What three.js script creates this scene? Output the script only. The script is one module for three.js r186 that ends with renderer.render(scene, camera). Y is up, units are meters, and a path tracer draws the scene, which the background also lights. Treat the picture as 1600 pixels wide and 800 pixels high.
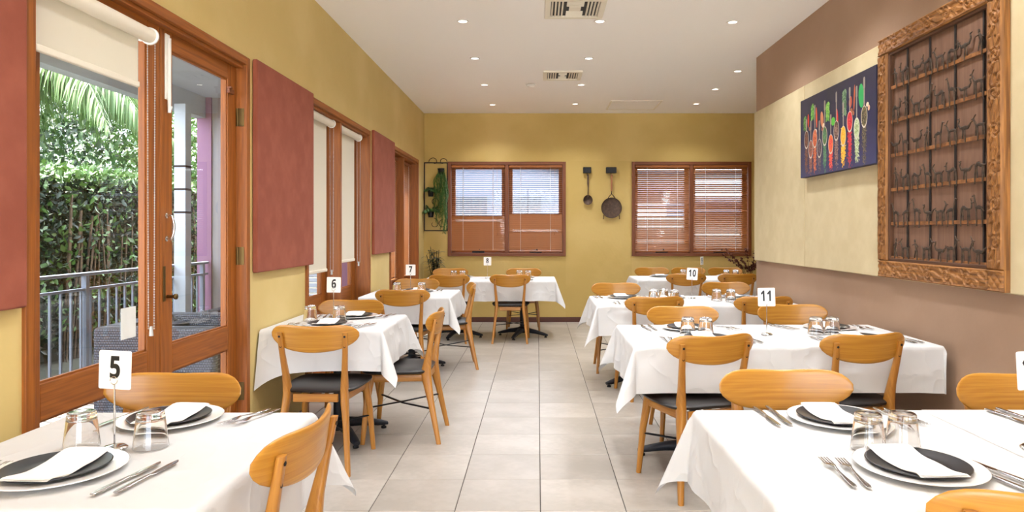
import * as THREE from 'three';
import { RoundedBoxGeometry } from 'three/addons/geometries/RoundedBoxGeometry.js';
import { mergeGeometries } from 'three/addons/utils/BufferGeometryUtils.js';
import { RectAreaLightUniformsLib } from 'three/addons/lights/RectAreaLightUniformsLib.js';

// ---------------------------------------------------------------- camera, sky, sun, exposure
const scene = new THREE.Scene();
const camera = new THREE.PerspectiveCamera(2 * Math.atan(400 / 1070) * 180 / Math.PI, 2, 0.05, 200);
camera.position.set(0, 1.32, 0);
camera.lookAt(0, 1.32, -10);
camera.setViewOffset(1600, 800, -40, 39, 1600, 800);      // shift lens: verticals stay vertical
const renderer = new THREE.WebGLRenderer({ antialias: true });
renderer.toneMapping = THREE.LinearToneMapping;
renderer.toneMappingExposure = 1.36;
renderer.shadowMap.enabled = true;
RectAreaLightUniformsLib.init();
scene.background = new THREE.Color().setRGB(0.86, 0.94, 1.06);   // bright overcast sky
scene.backgroundIntensity = 7.0;
const sun = new THREE.DirectionalLight(new THREE.Color().setRGB(1, 0.95, 0.86), 30);
sun.position.set(-11, 26, -10); sun.target.position.set(-5, 0, -8); sun.castShadow = true; sun.shadow.radius = 4;
sun.shadow.camera.left = -16; sun.shadow.camera.right = 16; sun.shadow.camera.top = 16; sun.shadow.camera.bottom = -16;
scene.add(sun, sun.target);
const LAMP_POWER = 3.9, LAMP_COLOR = new THREE.Color().setRGB(0.97, 1.0, 1.05);

// ---------------------------------------------------------------- helpers
const PI = Math.PI;
function rng(seed) { let s = seed | 0; return () => { s = (s + 0x6d2b79f5) | 0; let t = Math.imul(s ^ (s >>> 15), 1 | s); t = (t + Math.imul(t ^ (t >>> 7), 61 | t)) ^ t; return ((t ^ (t >>> 14)) >>> 0) / 4294967296; }; }
const clamp = (x, a = 0, b = 1) => Math.min(b, Math.max(a, x));
const lerp = (a, b, t) => a + (b - a) * t;
const smooth = (a, b, x) => { const t = clamp((x - a) / (b - a)); return t * t * (3 - 2 * t); };
// periodic value noise
function makeNoise(seed, period) {
  const r = rng(seed), n = period * period, v = new Float32Array(n);
  for (let i = 0; i < n; i++) v[i] = r();
  return (x, y, px = period, py = period) => {
    const xi = Math.floor(x), yi = Math.floor(y), fx = x - xi, fy = y - yi;
    const sx = fx * fx * (3 - 2 * fx), sy = fy * fy * (3 - 2 * fy);
    const g = (a, b) => v[(((a % px) + px) % px) + (((b % py) + py) % py) * period];
    return lerp(lerp(g(xi, yi), g(xi + 1, yi), sx), lerp(g(xi, yi + 1), g(xi + 1, yi + 1), sx), sy);
  };
}
const N = makeNoise(7, 256);
function fbm(u, v, fx, fy, oct = 4) { let s = 0, a = 0.5, t = 0; for (let i = 0; i < oct; i++) { s += a * N(u * fx, v * fy, fx, fy); t += a; a *= 0.5; fx = Math.min(256, fx * 2); fy = Math.min(256, fy * 2); } return s / t; }
function dataTex(w, h, f, srgb = true) {
  const d = new Uint8Array(w * h * 4);
  for (let j = 0; j < h; j++) for (let i = 0; i < w; i++) {
    const c = f((i + 0.5) / w, (j + 0.5) / h), k = (j * w + i) * 4;
    d[k] = clamp(c[0], 0, 255); d[k + 1] = clamp(c[1], 0, 255); d[k + 2] = clamp(c[2], 0, 255); d[k + 3] = 255;
  }
  const t = new THREE.DataTexture(d, w, h);
  t.wrapS = t.wrapT = THREE.RepeatWrapping; t.magFilter = THREE.LinearFilter; t.minFilter = THREE.LinearMipmapLinearFilter; t.generateMipmaps = true;
  if (srgb) t.colorSpace = THREE.SRGBColorSpace;
  t.needsUpdate = true; return t;
}
const rep = (t, sx, sy) => { t.repeat.set(1 / sx, 1 / sy); return t; };   // texture covers sx by sy metres
const mix3 = (a, b, t) => [lerp(a[0], b[0], t), lerp(a[1], b[1], t), lerp(a[2], b[2], t)];
function woodTex(light, dark, contrast = 1, w = 512, h = 256) {
  return dataTex(w, h, (u, v) => {
    const wob = fbm(u, v, 3, 4, 3);
    const ring = 0.5 + 0.5 * Math.sin((v * 9 + wob * 2.2) * 2 * PI);
    const fine = fbm(u, v, 6, 96, 3), mid = fbm(u, v, 2, 24, 3);
    const t = clamp(0.5 + contrast * ((ring - 0.5) * 0.3 + (fine - 0.5) * 0.9 + (mid - 0.5) * 0.8));
    return mix3(light, dark, t);
  });
}
const std = (o) => new THREE.MeshStandardMaterial(o);
const phy = (o) => new THREE.MeshPhysicalMaterial(o);
const grey = (f) => (u, v) => { const g = f(u, v) * 255; return [g, g, g]; };

// ---------------------------------------------------------------- materials
const weaveBump = rep(dataTex(128, 128, grey((u, v) => 0.5 + 0.25 * Math.sin(u * 64 * PI) * Math.sin(v * 64 * PI) + 0.25 * (N(u * 64, v * 64, 64, 64) - 0.5)), false), 0.06, 0.06);
const crinkle = rep(dataTex(256, 256, grey((u, v) => fbm(u, v, 5, 5, 5)), false), 0.55, 0.55);
const crease = rep(dataTex(512, 512, grey((u, v) => { const r = (f, o) => Math.pow(1 - Math.abs(2 * fbm(u + o, v + o * 0.7, f, f, 3) - 1), 5); return 0.6 * r(3, 0.1) + 0.4 * r(6, 0.43); }), false), 0.9, 0.9);
const plasterBump = rep(dataTex(256, 256, grey((u, v) => fbm(u, v, 24, 24, 4)), false), 0.7, 0.7);
const mottle = (a, b, fx, seedShift = 0) => dataTex(256, 256, (u, v) => mix3(a, b, clamp((fbm(u + seedShift, v, fx, fx, 5) - 0.5) * 2.2 + 0.5)));
const M = {
  oak: phy({ map: rep(woodTex([198, 142, 52], [170, 110, 32], 0.8), 0.9, 0.26), roughness: 0.36, clearcoat: 0.35, clearcoatRoughness: 0.25 }),
  oakLeg: phy({ map: rep(woodTex([190, 132, 50], [160, 100, 32], 0.8), 0.9, 0.26), roughness: 0.4, clearcoat: 0.25, clearcoatRoughness: 0.3 }),
  timber: phy({ map: rep(woodTex([170, 98, 28], [126, 68, 14], 0.9), 1.1, 0.34), roughness: 0.55, clearcoat: 0.06, clearcoatRoughness: 0.35 }),
  timberDark: std({ map: rep(woodTex([136, 74, 32], [100, 50, 20], 0.8), 1.1, 0.3), roughness: 0.5 }),
  skirting: std({ map: rep(woodTex([96, 52, 34], [70, 36, 24], 0.7), 1.2, 0.2), roughness: 0.5 }),
  slat: phy({ map: rep(woodTex([174, 110, 54], [144, 86, 37], 0.7), 0.8, 0.2), roughness: 0.45, clearcoat: 0.2 }),
  carved: std({ map: rep(woodTex([172, 116, 56], [104, 64, 24], 1.15), 0.7, 0.25), roughness: 0.62, bumpMap: rep(dataTex(256, 256, grey((u, v) => fbm(u, v, 4, 64, 4)), false), 0.5, 0.2), bumpScale: 0.002 }),
  carvedDark: std({ map: rep(woodTex([104, 66, 38], [64, 38, 20], 1), 0.7, 0.25), roughness: 0.7 }),
  backing: std({ map: rep(woodTex([130, 96, 74], [104, 74, 56], 0.7), 0.8, 0.4), roughness: 0.85 }),
  wallYellow: std({ map: rep(mottle([219, 195, 132], [211, 186, 120], 4), 1.6, 1.6), roughness: 0.75, bumpMap: plasterBump, bumpScale: 0.0008 }),
  wallOlive: std({ map: rep(mottle([207, 179, 110], [195, 166, 94], 4, 0.3), 1.9, 1.9), roughness: 0.72, bumpMap: plasterBump, bumpScale: 0.0008 }),
  wallTaupe: std({ map: rep(mottle([172, 142, 118], [163, 133, 109], 4, 0.6), 1.8, 1.8), roughness: 0.7, bumpMap: plasterBump, bumpScale: 0.0006 }),
  creamFabric: std({ map: rep(mottle([206, 190, 152], [198, 181, 142], 8), 0.8, 0.8), roughness: 0.95, bumpMap: weaveBump, bumpScale: 0.0005 }),
  redSuede: phy({ map: rep(mottle([154, 84, 63], [142, 74, 54], 7), 0.6, 0.6), roughness: 0.95, sheen: 0.4, sheenColor: new THREE.Color(0.6, 0.3, 0.24), sheenRoughness: 0.6, bumpMap: crinkle, bumpScale: 0.0008 }),
  ceiling: std({ color: 0xf9f6f1, roughness: 0.9 }),
  whitePlastic: std({ color: 0xf2efe8, roughness: 0.4 }),
  offWhite: std({ color: 0xe9e2d0, roughness: 0.55 }),
  grout: std({ color: 0x4c4540, roughness: 0.9 }),
  linen: phy({ color: 0xd0cecb, roughness: 0.85, sheen: 0.2, sheenColor: new THREE.Color(1, 1, 1), sheenRoughness: 0.6, bumpMap: crease, bumpScale: 0.007, side: THREE.DoubleSide }),
  napkin: std({ color: 0xf7f4ec, roughness: 0.85, bumpMap: weaveBump, bumpScale: 0.0002, side: THREE.DoubleSide }),
  vinyl: phy({ color: 0x1a1615, roughness: 0.45, clearcoat: 0.15, clearcoatRoughness: 0.4, bumpMap: crinkle, bumpScale: 0.001 }),
  blackMetal: std({ color: 0x1b1b1e, roughness: 0.45, metalness: 0.4 }),
  castIron: std({ color: 0x22242b, roughness: 0.5, metalness: 0.3 }),
  steel: std({ color: 0xc9c9c9, roughness: 0.16, metalness: 1 }),
  chrome: std({ color: 0xdcdcdc, roughness: 0.08, metalness: 1 }),
  brass: std({ color: 0x6b5836, roughness: 0.4, metalness: 1 }),
  porcelain: phy({ color: 0xf4f2ee, roughness: 0.18, clearcoat: 0.6, clearcoatRoughness: 0.1 }),
  blackPlate: phy({ color: 0x1c1d20, roughness: 0.38, clearcoat: 0.2, clearcoatRoughness: 0.3 }),
  glassPane: phy({ color: 0xffffff, transmission: 1, thickness: 0, roughness: 0, ior: 1.5 }),
  tumbler: phy({ color: 0xffffff, transmission: 1, thickness: 0.01, roughness: 0.0, ior: 1.5 }),
  blindFabric: phy({ color: 0xece5d3, roughness: 0.9, transmission: 0.3, thickness: 0, side: THREE.DoubleSide, bumpMap: weaveBump, bumpScale: 0.0003 }),
  bead: std({ color: 0xb4b1aa, roughness: 0.5, metalness: 0.2 }),
  cord: std({ color: 0xe8e4da, roughness: 0.7 }),
  iron: std({ color: 0x2d2622, roughness: 0.6, metalness: 0.5 }),
  rust: std({ map: rep(mottle([160, 106, 56], [110, 70, 38], 12), 0.3, 0.3), roughness: 0.7, metalness: 0.2 }),
  figure: std({ map: rep(mottle([92, 72, 54], [62, 50, 40], 12), 0.2, 0.2), roughness: 0.6, metalness: 0.4 }),
  oldIron: std({ map: rep(mottle([98, 78, 64], [72, 56, 46], 10), 0.3, 0.3), roughness: 0.55, metalness: 0.45 }),
  copper: std({ color: 0xa8714f, roughness: 0.45, metalness: 0.5 }),
  glow: std({ color: 0xffffff, emissive: new THREE.Color().setRGB(1, 0.93, 0.82), emissiveIntensity: 5, roughness: 0.5 }),
  slot: std({ color: 0x3b3a38, roughness: 0.8 }),
  soil: std({ color: 0x2a211a, roughness: 1 }),
  leaf: phy({ color: 0x4e7a34, roughness: 0.6, transmission: 0.35, thickness: 0, side: THREE.DoubleSide }),
  fern: phy({ color: 0x57803a, roughness: 0.6, transmission: 0.35, thickness: 0, side: THREE.DoubleSide }),
  darkLeaf: phy({ color: 0x3a4526, roughness: 0.6, transmission: 0.3, thickness: 0, side: THREE.DoubleSide }),
  dried: std({ color: 0x5c2f1e, roughness: 0.9, side: THREE.DoubleSide }),
  bark: std({ map: rep(mottle([96, 80, 62], [66, 54, 42], 8), 0.4, 0.4), roughness: 0.95 }),
  railPaint: std({ color: 0x7c8494, roughness: 0.45, metalness: 0.3 }),
  whitePaint: std({ color: 0xb4bec9, roughness: 0.6 }),
  greyRender: std({ color: 0x8e8a8c, roughness: 0.85 }),
  mauve: std({ color: 0x86637c, roughness: 0.85 }),
  deck: std({ color: 0x6f6a66, roughness: 0.85 }),
  paving: std({ color: 0xe6e2da, roughness: 0.9 }),
  ground: std({ map: rep(mottle([66, 66, 48], [48, 48, 36], 10), 2, 2), roughness: 1 }),
  garageWall: std({ color: 0x9a9da4, roughness: 0.9 }), houseWall: std({ color: 0x5a6170, roughness: 0.9 }), fenceWood: std({ color: 0x63594f, roughness: 0.9 }),
  roofTile: std({ color: 0x40464f, roughness: 0.8 }),
  cushion: std({ color: 0x34343c, roughness: 0.95 }),
  wicker: std({ map: rep(dataTex(128, 128, (u, v) => { const row = Math.floor(v * 8), a = 0.5 + 0.5 * Math.cos((u * 8 + (row % 2) * 0.5) * 2 * PI), b = Math.sin((v * 8 % 1) * PI); const g = 40 + 70 * Math.pow(b, 0.7) * (0.45 + 0.55 * a); return [g * 0.9, g * 0.95, g * 1.1]; }), 0.12, 0.12), bumpMap: rep(dataTex(128, 128, grey((u, v) => { const row = Math.floor(v * 8); return Math.sin((v * 8 % 1) * PI) * (0.4 + 0.6 * (0.5 + 0.5 * Math.cos((u * 8 + (row % 2) * 0.5) * 2 * PI))); }), false), 0.12, 0.12), bumpScale: 0.006, roughness: 0.55 }),
};
const tileMats = [0, 1, 2].map((i) => std({
  map: rep(dataTex(256, 256, (u, v) => { const t = fbm(u + i * 0.37, v + i * 0.21, 5, 5, 5), s = fbm(u, v + i * 0.4, 40, 40, 2); return mix3([177 - i * 4, 168 - i * 4, 157 - i * 4], [161 - i * 3, 152 - i * 3, 140 - i * 3], clamp((t - 0.5) * 2 + 0.5 + (s - 0.5) * 0.5)); }), 0.9, 0.9),
  roughness: 0.34,
}));

// ---------------------------------------------------------------- naming and grouping
const counts = {};
const numbered = (n) => { const k = (counts[n] = (counts[n] ?? -1) + 1); return k ? n + '_' + String(k).padStart(3, '0') : n; };
const WORDS = { 5: 'five', 6: 'six', 7: 'seven', 8: 'eight', 9: 'nine', 10: 'ten', 11: 'eleven', 12: 'twelve' };
const spell = (l) => l.replace(/\b\d+\b/g, (n) => WORDS[n]);
function tag(o, label, category, group, kind) { o.userData.label = label = spell(label); if (category) o.userData.category = category; if (group) o.userData.group = group; if (kind) o.userData.kind = kind; return o; }
function mesh(name, geo, mat, parent) { const m = new THREE.Mesh(geo, mat); m.name = name; m.castShadow = m.receiveShadow = true; if (parent) parent.add(m); return m; }
function thing(name, label, category, pos = [0, 0, 0], turn = 0, group) { const o = new THREE.Group(); o.name = numbered(name); o.position.set(...pos); o.rotation.y = turn; scene.add(o); return tag(o, label, category, group); }
function solo(name, geo, mat, label, category, group) { const m = mesh(numbered(name), geo, mat, scene); return tag(m, label, category, group); }
function struct(name, geo, mat) { const m = mesh(name, geo, mat, scene); m.userData.kind = 'structure'; return m; }
function structGroup(name) { const g = new THREE.Group(); g.name = name; g.userData.kind = 'structure'; scene.add(g); return g; }
// a factory of copies: the first placing uses the prototype itself
function factory(name, category, group, build) {
  let proto = null;
  return (label, pos, turn = 0, grp = group) => {
    if (!proto) { proto = thing(name, label, category, pos, turn, grp); build(proto); return proto; }
    const c = proto.clone(); c.name = numbered(name); scene.add(c); c.position.set(...pos); c.rotation.set(0, turn, 0);
    c.userData = { label: spell(label), category, group: grp }; return c;
  };
}

// ---------------------------------------------------------------- geometry helpers
function uvm(geo, grain) {   // box-projected uv in metres; u runs along the grain axis
  const p = geo.attributes.position, n = geo.attributes.normal, uv = new Float32Array(p.count * 2);
  geo.computeBoundingBox();
  if (grain === undefined) { const s = geo.boundingBox.getSize(new THREE.Vector3()); grain = s.x >= s.y && s.x >= s.z ? 0 : s.y >= s.z ? 1 : 2; }
  for (let i = 0; i < p.count; i++) {
    const c = [p.getX(i), p.getY(i), p.getZ(i)], a = [Math.abs(n.getX(i)), Math.abs(n.getY(i)), Math.abs(n.getZ(i))];
    let f = a[0] >= a[1] && a[0] >= a[2] ? 0 : a[1] >= a[2] ? 1 : 2;
    if (f === grain) { const o = [0, 1, 2].filter((k) => k !== f); uv[2 * i] = c[o[0]] * 0.2; uv[2 * i + 1] = c[o[1]]; continue; }
    const o = [0, 1, 2].find((k) => k !== f && k !== grain);
    uv[2 * i] = c[grain]; uv[2 * i + 1] = c[o] + f * 0.37;
  }
  geo.setAttribute('uv', new THREE.BufferAttribute(uv, 2));
  return geo;
}
function box(x0, x1, y0, y1, z0, z1, r = 0, grain) {
  const w = Math.abs(x1 - x0), h = Math.abs(y1 - y0), d = Math.abs(z1 - z0);
  const g = r > 0 ? new RoundedBoxGeometry(w, h, d, 1, Math.min(r, w / 2.01, h / 2.01, d / 2.01)) : new THREE.BoxGeometry(w, h, d).toNonIndexed();
  g.translate((x0 + x1) / 2, (y0 + y1) / 2, (z0 + z1) / 2);
  return uvm(g, grain);
}
const clean = (g) => { const k = g.index ? g.toNonIndexed() : g; for (const a of Object.keys(k.attributes)) if (!['position', 'normal', 'uv'].includes(a)) k.deleteAttribute(a); return k; };
const merge = (list) => mergeGeometries(list.map(clean));
// swept member: rings are {p, a, b}; A and B are the cross-section axes; e is the squareness (1 round, 4 square)
function loft(rings, A = [1, 0, 0], B = [0, 0, 1], e = 3, n = 12) {
  const pos = [], uv = [], idx = [], L = [0];
  for (let i = 1; i < rings.length; i++) L.push(L[i - 1] + Math.hypot(...rings[i].p.map((c, k) => c - rings[i - 1].p[k])));
  rings.forEach((r, i) => {
    const rA = r.A || A, rB = r.B || B;
    for (let j = 0; j <= n; j++) {
      const t = (j / n) * 2 * PI, c = Math.cos(t), s = Math.sin(t), k = Math.pow(Math.pow(Math.abs(c), e) + Math.pow(Math.abs(s), e), -1 / e);
      const x = c * k * r.a, y = s * k * r.b;
      pos.push(r.p[0] + rA[0] * x + rB[0] * y, r.p[1] + rA[1] * x + rB[1] * y, r.p[2] + rA[2] * x + rB[2] * y);
      uv.push(L[i], (j / n) * 4 * Math.max(r.a, r.b));
    }
  });
  const w = n + 1;
  for (let i = 0; i + 1 < rings.length; i++) for (let j = 0; j < n; j++) { const a = i * w + j, b = a + 1, c = a + w, d = c + 1; idx.push(a, c, b, b, c, d); }
  const cap = (i, flip) => {
    const o = pos.length / 3; pos.push(...rings[i].p); uv.push(L[i], 0);
    const base = pos.length / 3;
    for (let j = 0; j <= n; j++) { const k = (i * w + j) * 3; pos.push(pos[k], pos[k + 1], pos[k + 2]); uv.push(L[i] + 0.01 * Math.cos(j / n * 2 * PI), 0.01 * Math.sin(j / n * 2 * PI)); }
    for (let j = 0; j < n; j++) flip ? idx.push(o, base + j, base + j + 1) : idx.push(o, base + j + 1, base + j);
  };
  cap(0, true); cap(rings.length - 1, false);
  let g = new THREE.BufferGeometry();
  g.setAttribute('position', new THREE.Float32BufferAttribute(pos, 3)); g.setAttribute('uv', new THREE.Float32BufferAttribute(uv, 2)); g.setIndex(idx);
  // outward orientation check: signed volume
  let vol = 0; for (let i = 0; i < idx.length; i += 3) { const a = idx[i] * 3, b = idx[i + 1] * 3, c = idx[i + 2] * 3; vol += pos[a] * (pos[b + 1] * pos[c + 2] - pos[b + 2] * pos[c + 1]) - pos[a + 1] * (pos[b] * pos[c + 2] - pos[b + 2] * pos[c]) + pos[a + 2] * (pos[b] * pos[c + 1] - pos[b + 1] * pos[c]); }
  if (vol < 0) { for (let i = 0; i < idx.length; i += 3) { const t = idx[i + 1]; idx[i + 1] = idx[i + 2]; idx[i + 2] = t; } g.setIndex(idx); }
  g.computeVertexNormals();
  return g;
}
const tube = (pts, r, seg = 6, n = 24, closed = false) => new THREE.TubeGeometry(new THREE.CatmullRomCurve3(pts.map((p) => new THREE.Vector3(...p)), closed), n, r, seg, closed);
const rod = (a, b, r, seg = 8) => loft([{ p: a, a: r, b: r }, { p: b, a: r, b: r }], ...perp(a, b), 2, seg);
function perp(a, b) { const d = new THREE.Vector3(b[0] - a[0], b[1] - a[1], b[2] - a[2]).normalize(), h = Math.abs(d.y) > 0.9 ? new THREE.Vector3(1, 0, 0) : new THREE.Vector3(0, 1, 0); const A = new THREE.Vector3().crossVectors(d, h).normalize(), B = new THREE.Vector3().crossVectors(d, A); return [A.toArray(), B.toArray()]; }
const lathe = (pts, seg = 40) => new THREE.LatheGeometry(pts.map((p) => new THREE.Vector2(...p)), seg);
// closed slab with a star-shaped outline, bent and domed
function slab(outline, rings, segs, front, back) {
  const pos = [], uv = [], idx = [];
  for (const side of [0, 1]) {
    for (let i = 0; i <= rings; i++) for (let j = 0; j <= segs; j++) {
      const r = Math.sin((i / rings) * PI / 2), [ox, oy] = outline((j / segs) * 2 * PI), x = ox * r, y = oy * r;
      pos.push(x, y, (side ? back : front)(x, y, r)); uv.push(x, y + side * 0.31);
    }
    const o = side * (rings + 1) * (segs + 1), w = segs + 1;
    for (let i = 0; i < rings; i++) for (let j = 0; j < segs; j++) { const a = o + i * w + j, b = a + 1, c = a + w, d = c + 1; side ? idx.push(a, b, c, b, d, c) : idx.push(a, c, b, b, c, d); }
  }
  const g = new THREE.BufferGeometry();
  g.setAttribute('position', new THREE.Float32BufferAttribute(pos, 3)); g.setAttribute('uv', new THREE.Float32BufferAttribute(uv, 2)); g.setIndex(idx);
  g.computeVertexNormals(); return g;
}
function spline2(pts) { const c = new THREE.CatmullRomCurve3(pts.map(([x, y]) => new THREE.Vector3(x, y, 0)), true, 'catmullrom', 0.5); return c.getSpacedPoints(360); }
function polarOutline(pts) {   // radius by angle of a closed spline round the origin
  const P = spline2(pts), tab = P.map((p) => [(Math.atan2(p.y, p.x) + 2 * PI) % (2 * PI), Math.hypot(p.x, p.y)]).sort((a, b) => a[0] - b[0]);
  return (t) => {
    t = ((t % (2 * PI)) + 2 * PI) % (2 * PI);
    let k = tab.findIndex((e) => e[0] >= t); const b = tab[k < 0 ? 0 : k], a = tab[k <= 0 ? tab.length - 1 : k - 1];
    const span = ((b[0] - a[0]) + 2 * PI) % (2 * PI) || 1e-6, f = (((t - a[0]) + 2 * PI) % (2 * PI)) / span, r = lerp(a[1], b[1], clamp(f));
    return [Math.cos(t) * r, Math.sin(t) * r];
  };
}

// ---------------------------------------------------------------- room shell (depth d is -z)
const XL = -1.65, XR = 2.16, DB = 9.95, DR = 6.76, H = 3.03, ZF = 3.0, XA = 4.3;
{
  const floor = struct('floor', box(XL - 0.25, XA + 0.2, -0.12, -0.004, -DB - 0.25, ZF + 0.2), M.grout);
  // single tiles where they can be told apart; joints run dark along the room, fine across it
  const T = 0.4045, x0 = 0.0135 - 5 * T, d0 = 3.236 - 2 * T, variants = [];
  const bevelTile = (u0, v0) => {
    const a = T / 2 - 0.0022, b = T / 2 - 0.0013, c = 0.0012, p = [], q = [], I = [];
    const ring = [[-1, -1], [1, -1], [1, 1], [-1, 1]];
    for (const [k, y, ax, az] of [[0, 0, a - c, b - c], [1, -c, a, b], [2, -0.012, a, b]]) for (const [sx, sz] of ring) { p.push(sx * ax, y, sz * az); q.push(u0 + sx * ax, v0 + sz * az); }
    I.push(0, 2, 1, 0, 3, 2);
    for (const o of [0, 4]) for (let j = 0; j < 4; j++) { const k = (j + 1) % 4; I.push(o + j, o + k, o + 4 + k, o + j, o + 4 + k, o + 4 + j); }
    let g = new THREE.BufferGeometry(); g.setAttribute('position', new THREE.Float32BufferAttribute(p, 3)); g.setAttribute('uv', new THREE.Float32BufferAttribute(q, 2)); g.setIndex(I);
    g = g.toNonIndexed(); g.computeVertexNormals(); return g;
  };
  for (let i = 0; i < 6; i++) variants.push(bevelTile(i * 0.31, i * 0.53));
  const R = rng(5), rest = [];
  for (let r = 0; r < 19; r++) for (let k = 0; k < 14; k++) {
    const x = x0 + (k + 0.5) * T, d = d0 + (r + 0.5) * T;
    if (x - T / 2 < XL - 0.4 || d + T / 2 > DB + 0.3) continue;
    if (d < DR && x > XR + 0.2) continue;
    const m = mesh('tile', variants[Math.floor(R() * 6)], tileMats[Math.floor(R() * 3)], floor);
    m.position.set(x, (R() - 0.5) * 0.0003, -d);
  }
  for (let r = -14; r < 0; r++) for (let k = 0; k < 10; k++) { const g = variants[(r + 14 + k) % 6].clone(); g.translate(x0 + (k + 0.5) * T, 0, -(d0 + (r + 0.5) * T)); rest.push(g); }
  const more = mesh('tile_field', mergeGeometries(rest), tileMats[0], floor); more.userData.kind = 'stuff';
}
struct('ceiling', box(XL - 0.25, XA + 0.2, H, H + 0.25, -DB - 0.25, ZF + 0.2), M.ceiling);
const OPEN = [[2.19, 3.90], [4.86, 6.72], [7.62, 9.44], [-1.9, -0.1]], HEAD = 2.30, WT = 0.12;
{
  const g = [box(XL - WT, XL, HEAD, H, -DB - 0.25, ZF + 0.2)], cuts = [-ZF - 0.2, ...OPEN.slice().sort((a, b) => a[0] - b[0]).flat(), DB + 0.25];
  for (let i = 0; i < cuts.length; i += 2) g.push(box(XL - WT, XL, 0, HEAD, -cuts[i], -cuts[i + 1]));
  struct('wall_left', merge(g), M.wallYellow);
}
const WIN = [[-1.302, 0.409], [1.367, 3.098]], WY = [0.957, 2.325];
{
  const z0 = -DB - 0.25, z1 = -DB, g = [box(XL, XA + 0.2, 0, WY[0], z0, z1), box(XL, XA + 0.2, WY[1], H, z0, z1)], xs = [XL, ...WIN.flat(), XA + 0.2];
  for (let i = 0; i < xs.length; i += 2) g.push(box(xs[i], xs[i + 1], WY[0], WY[1], z0, z1));
  // the lower wall carries a slightly proud lining whose top edge shows as a fine line
  for (let i = 0; i < xs.length; i += 2) g.push(box(xs[i], xs[i + 1], 0, 2.34, z1, z1 + 0.006));
  g.push(box(WIN[0][0], WIN[0][1], 0, WY[0], z1, z1 + 0.006), box(WIN[1][0], WIN[1][1], 0, WY[0], z1, z1 + 0.006));
  struct('wall_back', merge(g), M.wallOlive);
}
struct('wall_right', merge([box(XR, XR + 0.25, 0, H, -DR, ZF + 0.2, 0)]), M.wallTaupe);
struct('wall_alcove', merge([box(XA, XA + 0.2, 0, H, -DB, -DR + 0.2), box(XR + 0.25, XA, 0, H, -DR + 0.0, -DR + 0.2)]), M.wallOlive);
// the unseen street side of the room is a glazed shopfront, the source of the soft daylight
struct('wall_front', merge([box(XL, XR, 2.75, H, ZF, ZF + 0.2), box(XL, XR, 0, 0.12, ZF, ZF + 0.2), box(XL, XL + 0.15, 0.12, 2.75, ZF, ZF + 0.2), box(XR - 0.15, XR, 0.12, 2.75, ZF, ZF + 0.2)]), M.wallYellow);
{
  const w = structGroup('window_3'), a = XL + 0.15, b = XR - 0.15, n = 3, st = (b - a) / n;
  for (let i = 0; i <= n; i++) mesh('mullion', box(a + i * st - 0.03, a + i * st + 0.03, 0.12, 2.75, ZF + 0.06, ZF + 0.14, 0.004), M.timber, w);
  for (let i = 0; i < n; i++) mesh('glass_pane', new THREE.PlaneGeometry(st - 0.06, 2.63), M.glassPane, w).position.set(a + (i + 0.5) * st, 1.435, ZF + 0.1);
}
struct('street_paving', box(-8, 9, -0.12, -0.02, ZF + 0.2, 16), M.paving);
struct('baseboard_back', box(XL, XA, 0, 0.072, -DB + 0.006, -DB + 0.022, 0.004), M.skirting);
struct('baseboard_left', merge([box(XL, XL + 0.014, 0, 0.072, -OPEN[0][1], -OPEN[1][0], 0.004), box(XL, XL + 0.014, 0, 0.072, -OPEN[1][1], -OPEN[2][0], 0.004), box(XL, XL + 0.014, 0, 0.072, -OPEN[2][1], -DB + 0.03, 0.004)]), M.skirting);
struct('baseboard_right', box(XR - 0.014, XR, 0, 0.072, -DR, ZF, 0.004), M.skirting);

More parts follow.
